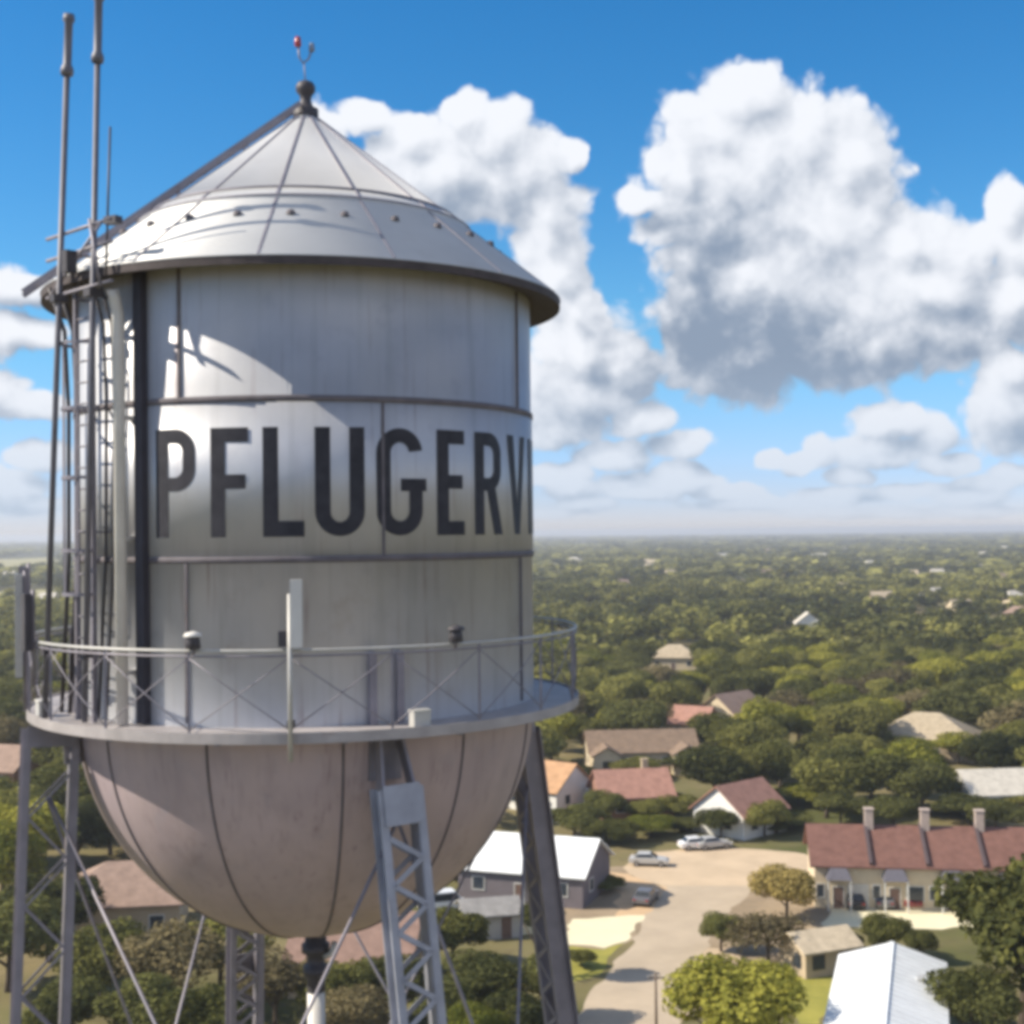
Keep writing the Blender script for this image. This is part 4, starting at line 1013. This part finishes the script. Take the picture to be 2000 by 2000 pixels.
cands.sort(key=lambda q: q[1])
used = {}; n_ind = len(hand); last_y = 430
kinds = ['olive'] * 8 + ['dark'] * 7 + ['bright'] * 5 + ['brown'] * 2
words = {'olive': 'olive green', 'dark': 'dark green', 'bright': 'yellow green', 'brown': 'brownish', 'gold': 'golden'}
for q in cands:
    r = rn.uniform(3.8, 6.8); k = rn.choice(kinds); h = rn.uniform(6.8, 9.0) + (r - 3.8) * .7
    if not free(q[0], q[1], r): continue
    if any((q[0] - x) ** 2 + (q[1] - y) ** 2 < (.62 * (r + rr)) ** 2 for x, y, rr in trees): continue
    if n_ind >= 298: last_y = min(last_y, q[1]); continue
    d_, ph, dx, dy = min(((q[0] - lx) ** 2 + (q[1] - ly) ** 2, ph, q[0] - lx, q[1] - ly) for lx, ly, ph in LAND)
    rel = ('behind' if dy > 0 else 'in front of') if abs(dy) > abs(dx) else ('to the right of' if dx > 0 else 'to the left of')
    sz = 'broad ' if r > 5.8 else ('small ' if r < 4.6 else 'medium ')
    lb_ = f'{sz}{words[k]} tree {rel} the {ph}'
    if d_ > 34 ** 2 or lb_ in used:
        px, py = to_px(*q)
        zone = 'at the far left past the ladder' if px < 330 else ('under the tank behind its legs' if px < 1000 else ('in the canopy just right of the tank' if px < 1330 else ('in the canopy beyond the sandy lot' if px < 1620 else 'in the canopy beyond the townhouses')))
        lb_ = f'{sz}{words[k]} rounded tree {zone}'; grp_ = f'{sz}{words[k]} trees {zone}'
    else: used[lb_] = 1; grp_ = 'trees around the houses'
    tree(q[0], q[1], h, r, k, lb_, grp_, rn=rn); n_ind += 1
print('individual trees', n_ind, 'last', last_y)
# --- the far canopy that reads as one mass
g = np.random.default_rng(8)
lod = [[crown_quads(200 + i, 13, 24, .15, .75) for i in range(6)], [crown_quads(300 + i, 6, 6, .34, .7) for i in range(6)], [crown_quads(400 + i, 5, 3, .45, .6) for i in range(6)]]
taken = np.array([(x, y) for x, y, r in trees])
parts_, tints = [], []
def plant(y0, y1, step, L, rr, hh, amax=.46):
    Y = y0
    while Y < y1:
        n = int(2 * Y * amax / step) + 1
        xs_ = -Y * amax + step * np.arange(n) + g.uniform(-.45, .45, n) * step; ys_ = Y + g.uniform(-.45, .45, n) * step
        for x, y in zip(xs_, ys_):
            r = g.uniform(*rr)
            px = 1000 + F * x / y
            if y < last_y and not (230 < px < 1010): continue
            if y < 180 and px > 330: continue
            if len(taken) and y < 460 and ((taken - (x, y)) ** 2).sum(1).min() < (r * 1.2) ** 2: continue
            if not free(x, y, r): continue
            if any(inpoly(x, y, f_) for f_ in FIELDS): continue
            cl = math.sin(x * .011 + 1.3) * math.sin(y * .006 + .4) + math.sin(x * .031 + y * .017)
            if y > 420 and g.random() < (.16 + .22 * (cl > .45)): continue
            h = g.uniform(*hh); q = lod[L][g.integers(6)]; a = g.uniform(0, 6.28); c_, s_ = math.cos(a), math.sin(a)
            rz_ = min(r * .9, h * .48); P_ = q * [r, r, rz_]
            P_ = np.stack([P_[..., 0] * c_ - P_[..., 1] * s_ + x, P_[..., 0] * s_ + P_[..., 1] * c_ + y, P_[..., 2] + h - rz_ * .93], -1)
            parts_.append(P_); tints.append(np.full(len(P_), np.clip(g.normal(.36 + .42 * math.sin(x * .013 + 2 + math.sin(y * .009) * 2) * math.sin(y * .0075 + x * .002), .30), -.2, 1.25)))
        Y += step * (1 if L == 0 else 1.15)
plant(150, 900, 11., 0, (3.6, 9.2), (6., 12.5))
plant(900, 2600, 22., 1, (8., 16.), (7., 13.))
plant(2600, 8000, 60., 2, (22., 40.), (9., 16.))
Q = np.concatenate(parts_); print('far canopy faces', len(Q))
wo = bpy.data.objects.new('woodland', quads_mesh('woodland', Q, FOLW, np.concatenate(tints))); C.objects.link(wo); wo['kind'] = 'stuff'

# ================================================================== HAZE
hm = bpy.data.materials.new('haze'); hm.use_nodes = True; t = NT(hm.node_tree); t.n.clear()
o_ = t.new('ShaderNodeOutputMaterial'); pv = t.new('ShaderNodeVolumePrincipled')
pv.inputs['Color'].default_value = (.86, .90, .97, 1); pv.inputs['Density'].default_value = 2.1e-4; pv.inputs['Anisotropy'].default_value = .2
t.l.new(pv.outputs[0], o_.inputs['Volume'])
mb = MB(); mb.box((0, (GY0 + GY1) / 2, 23.5), (2 * GX + 200, GY1 - GY0 + 200, 49)); hz_o = mb.build('haze', hm); hz_o['kind'] = 'stuff'
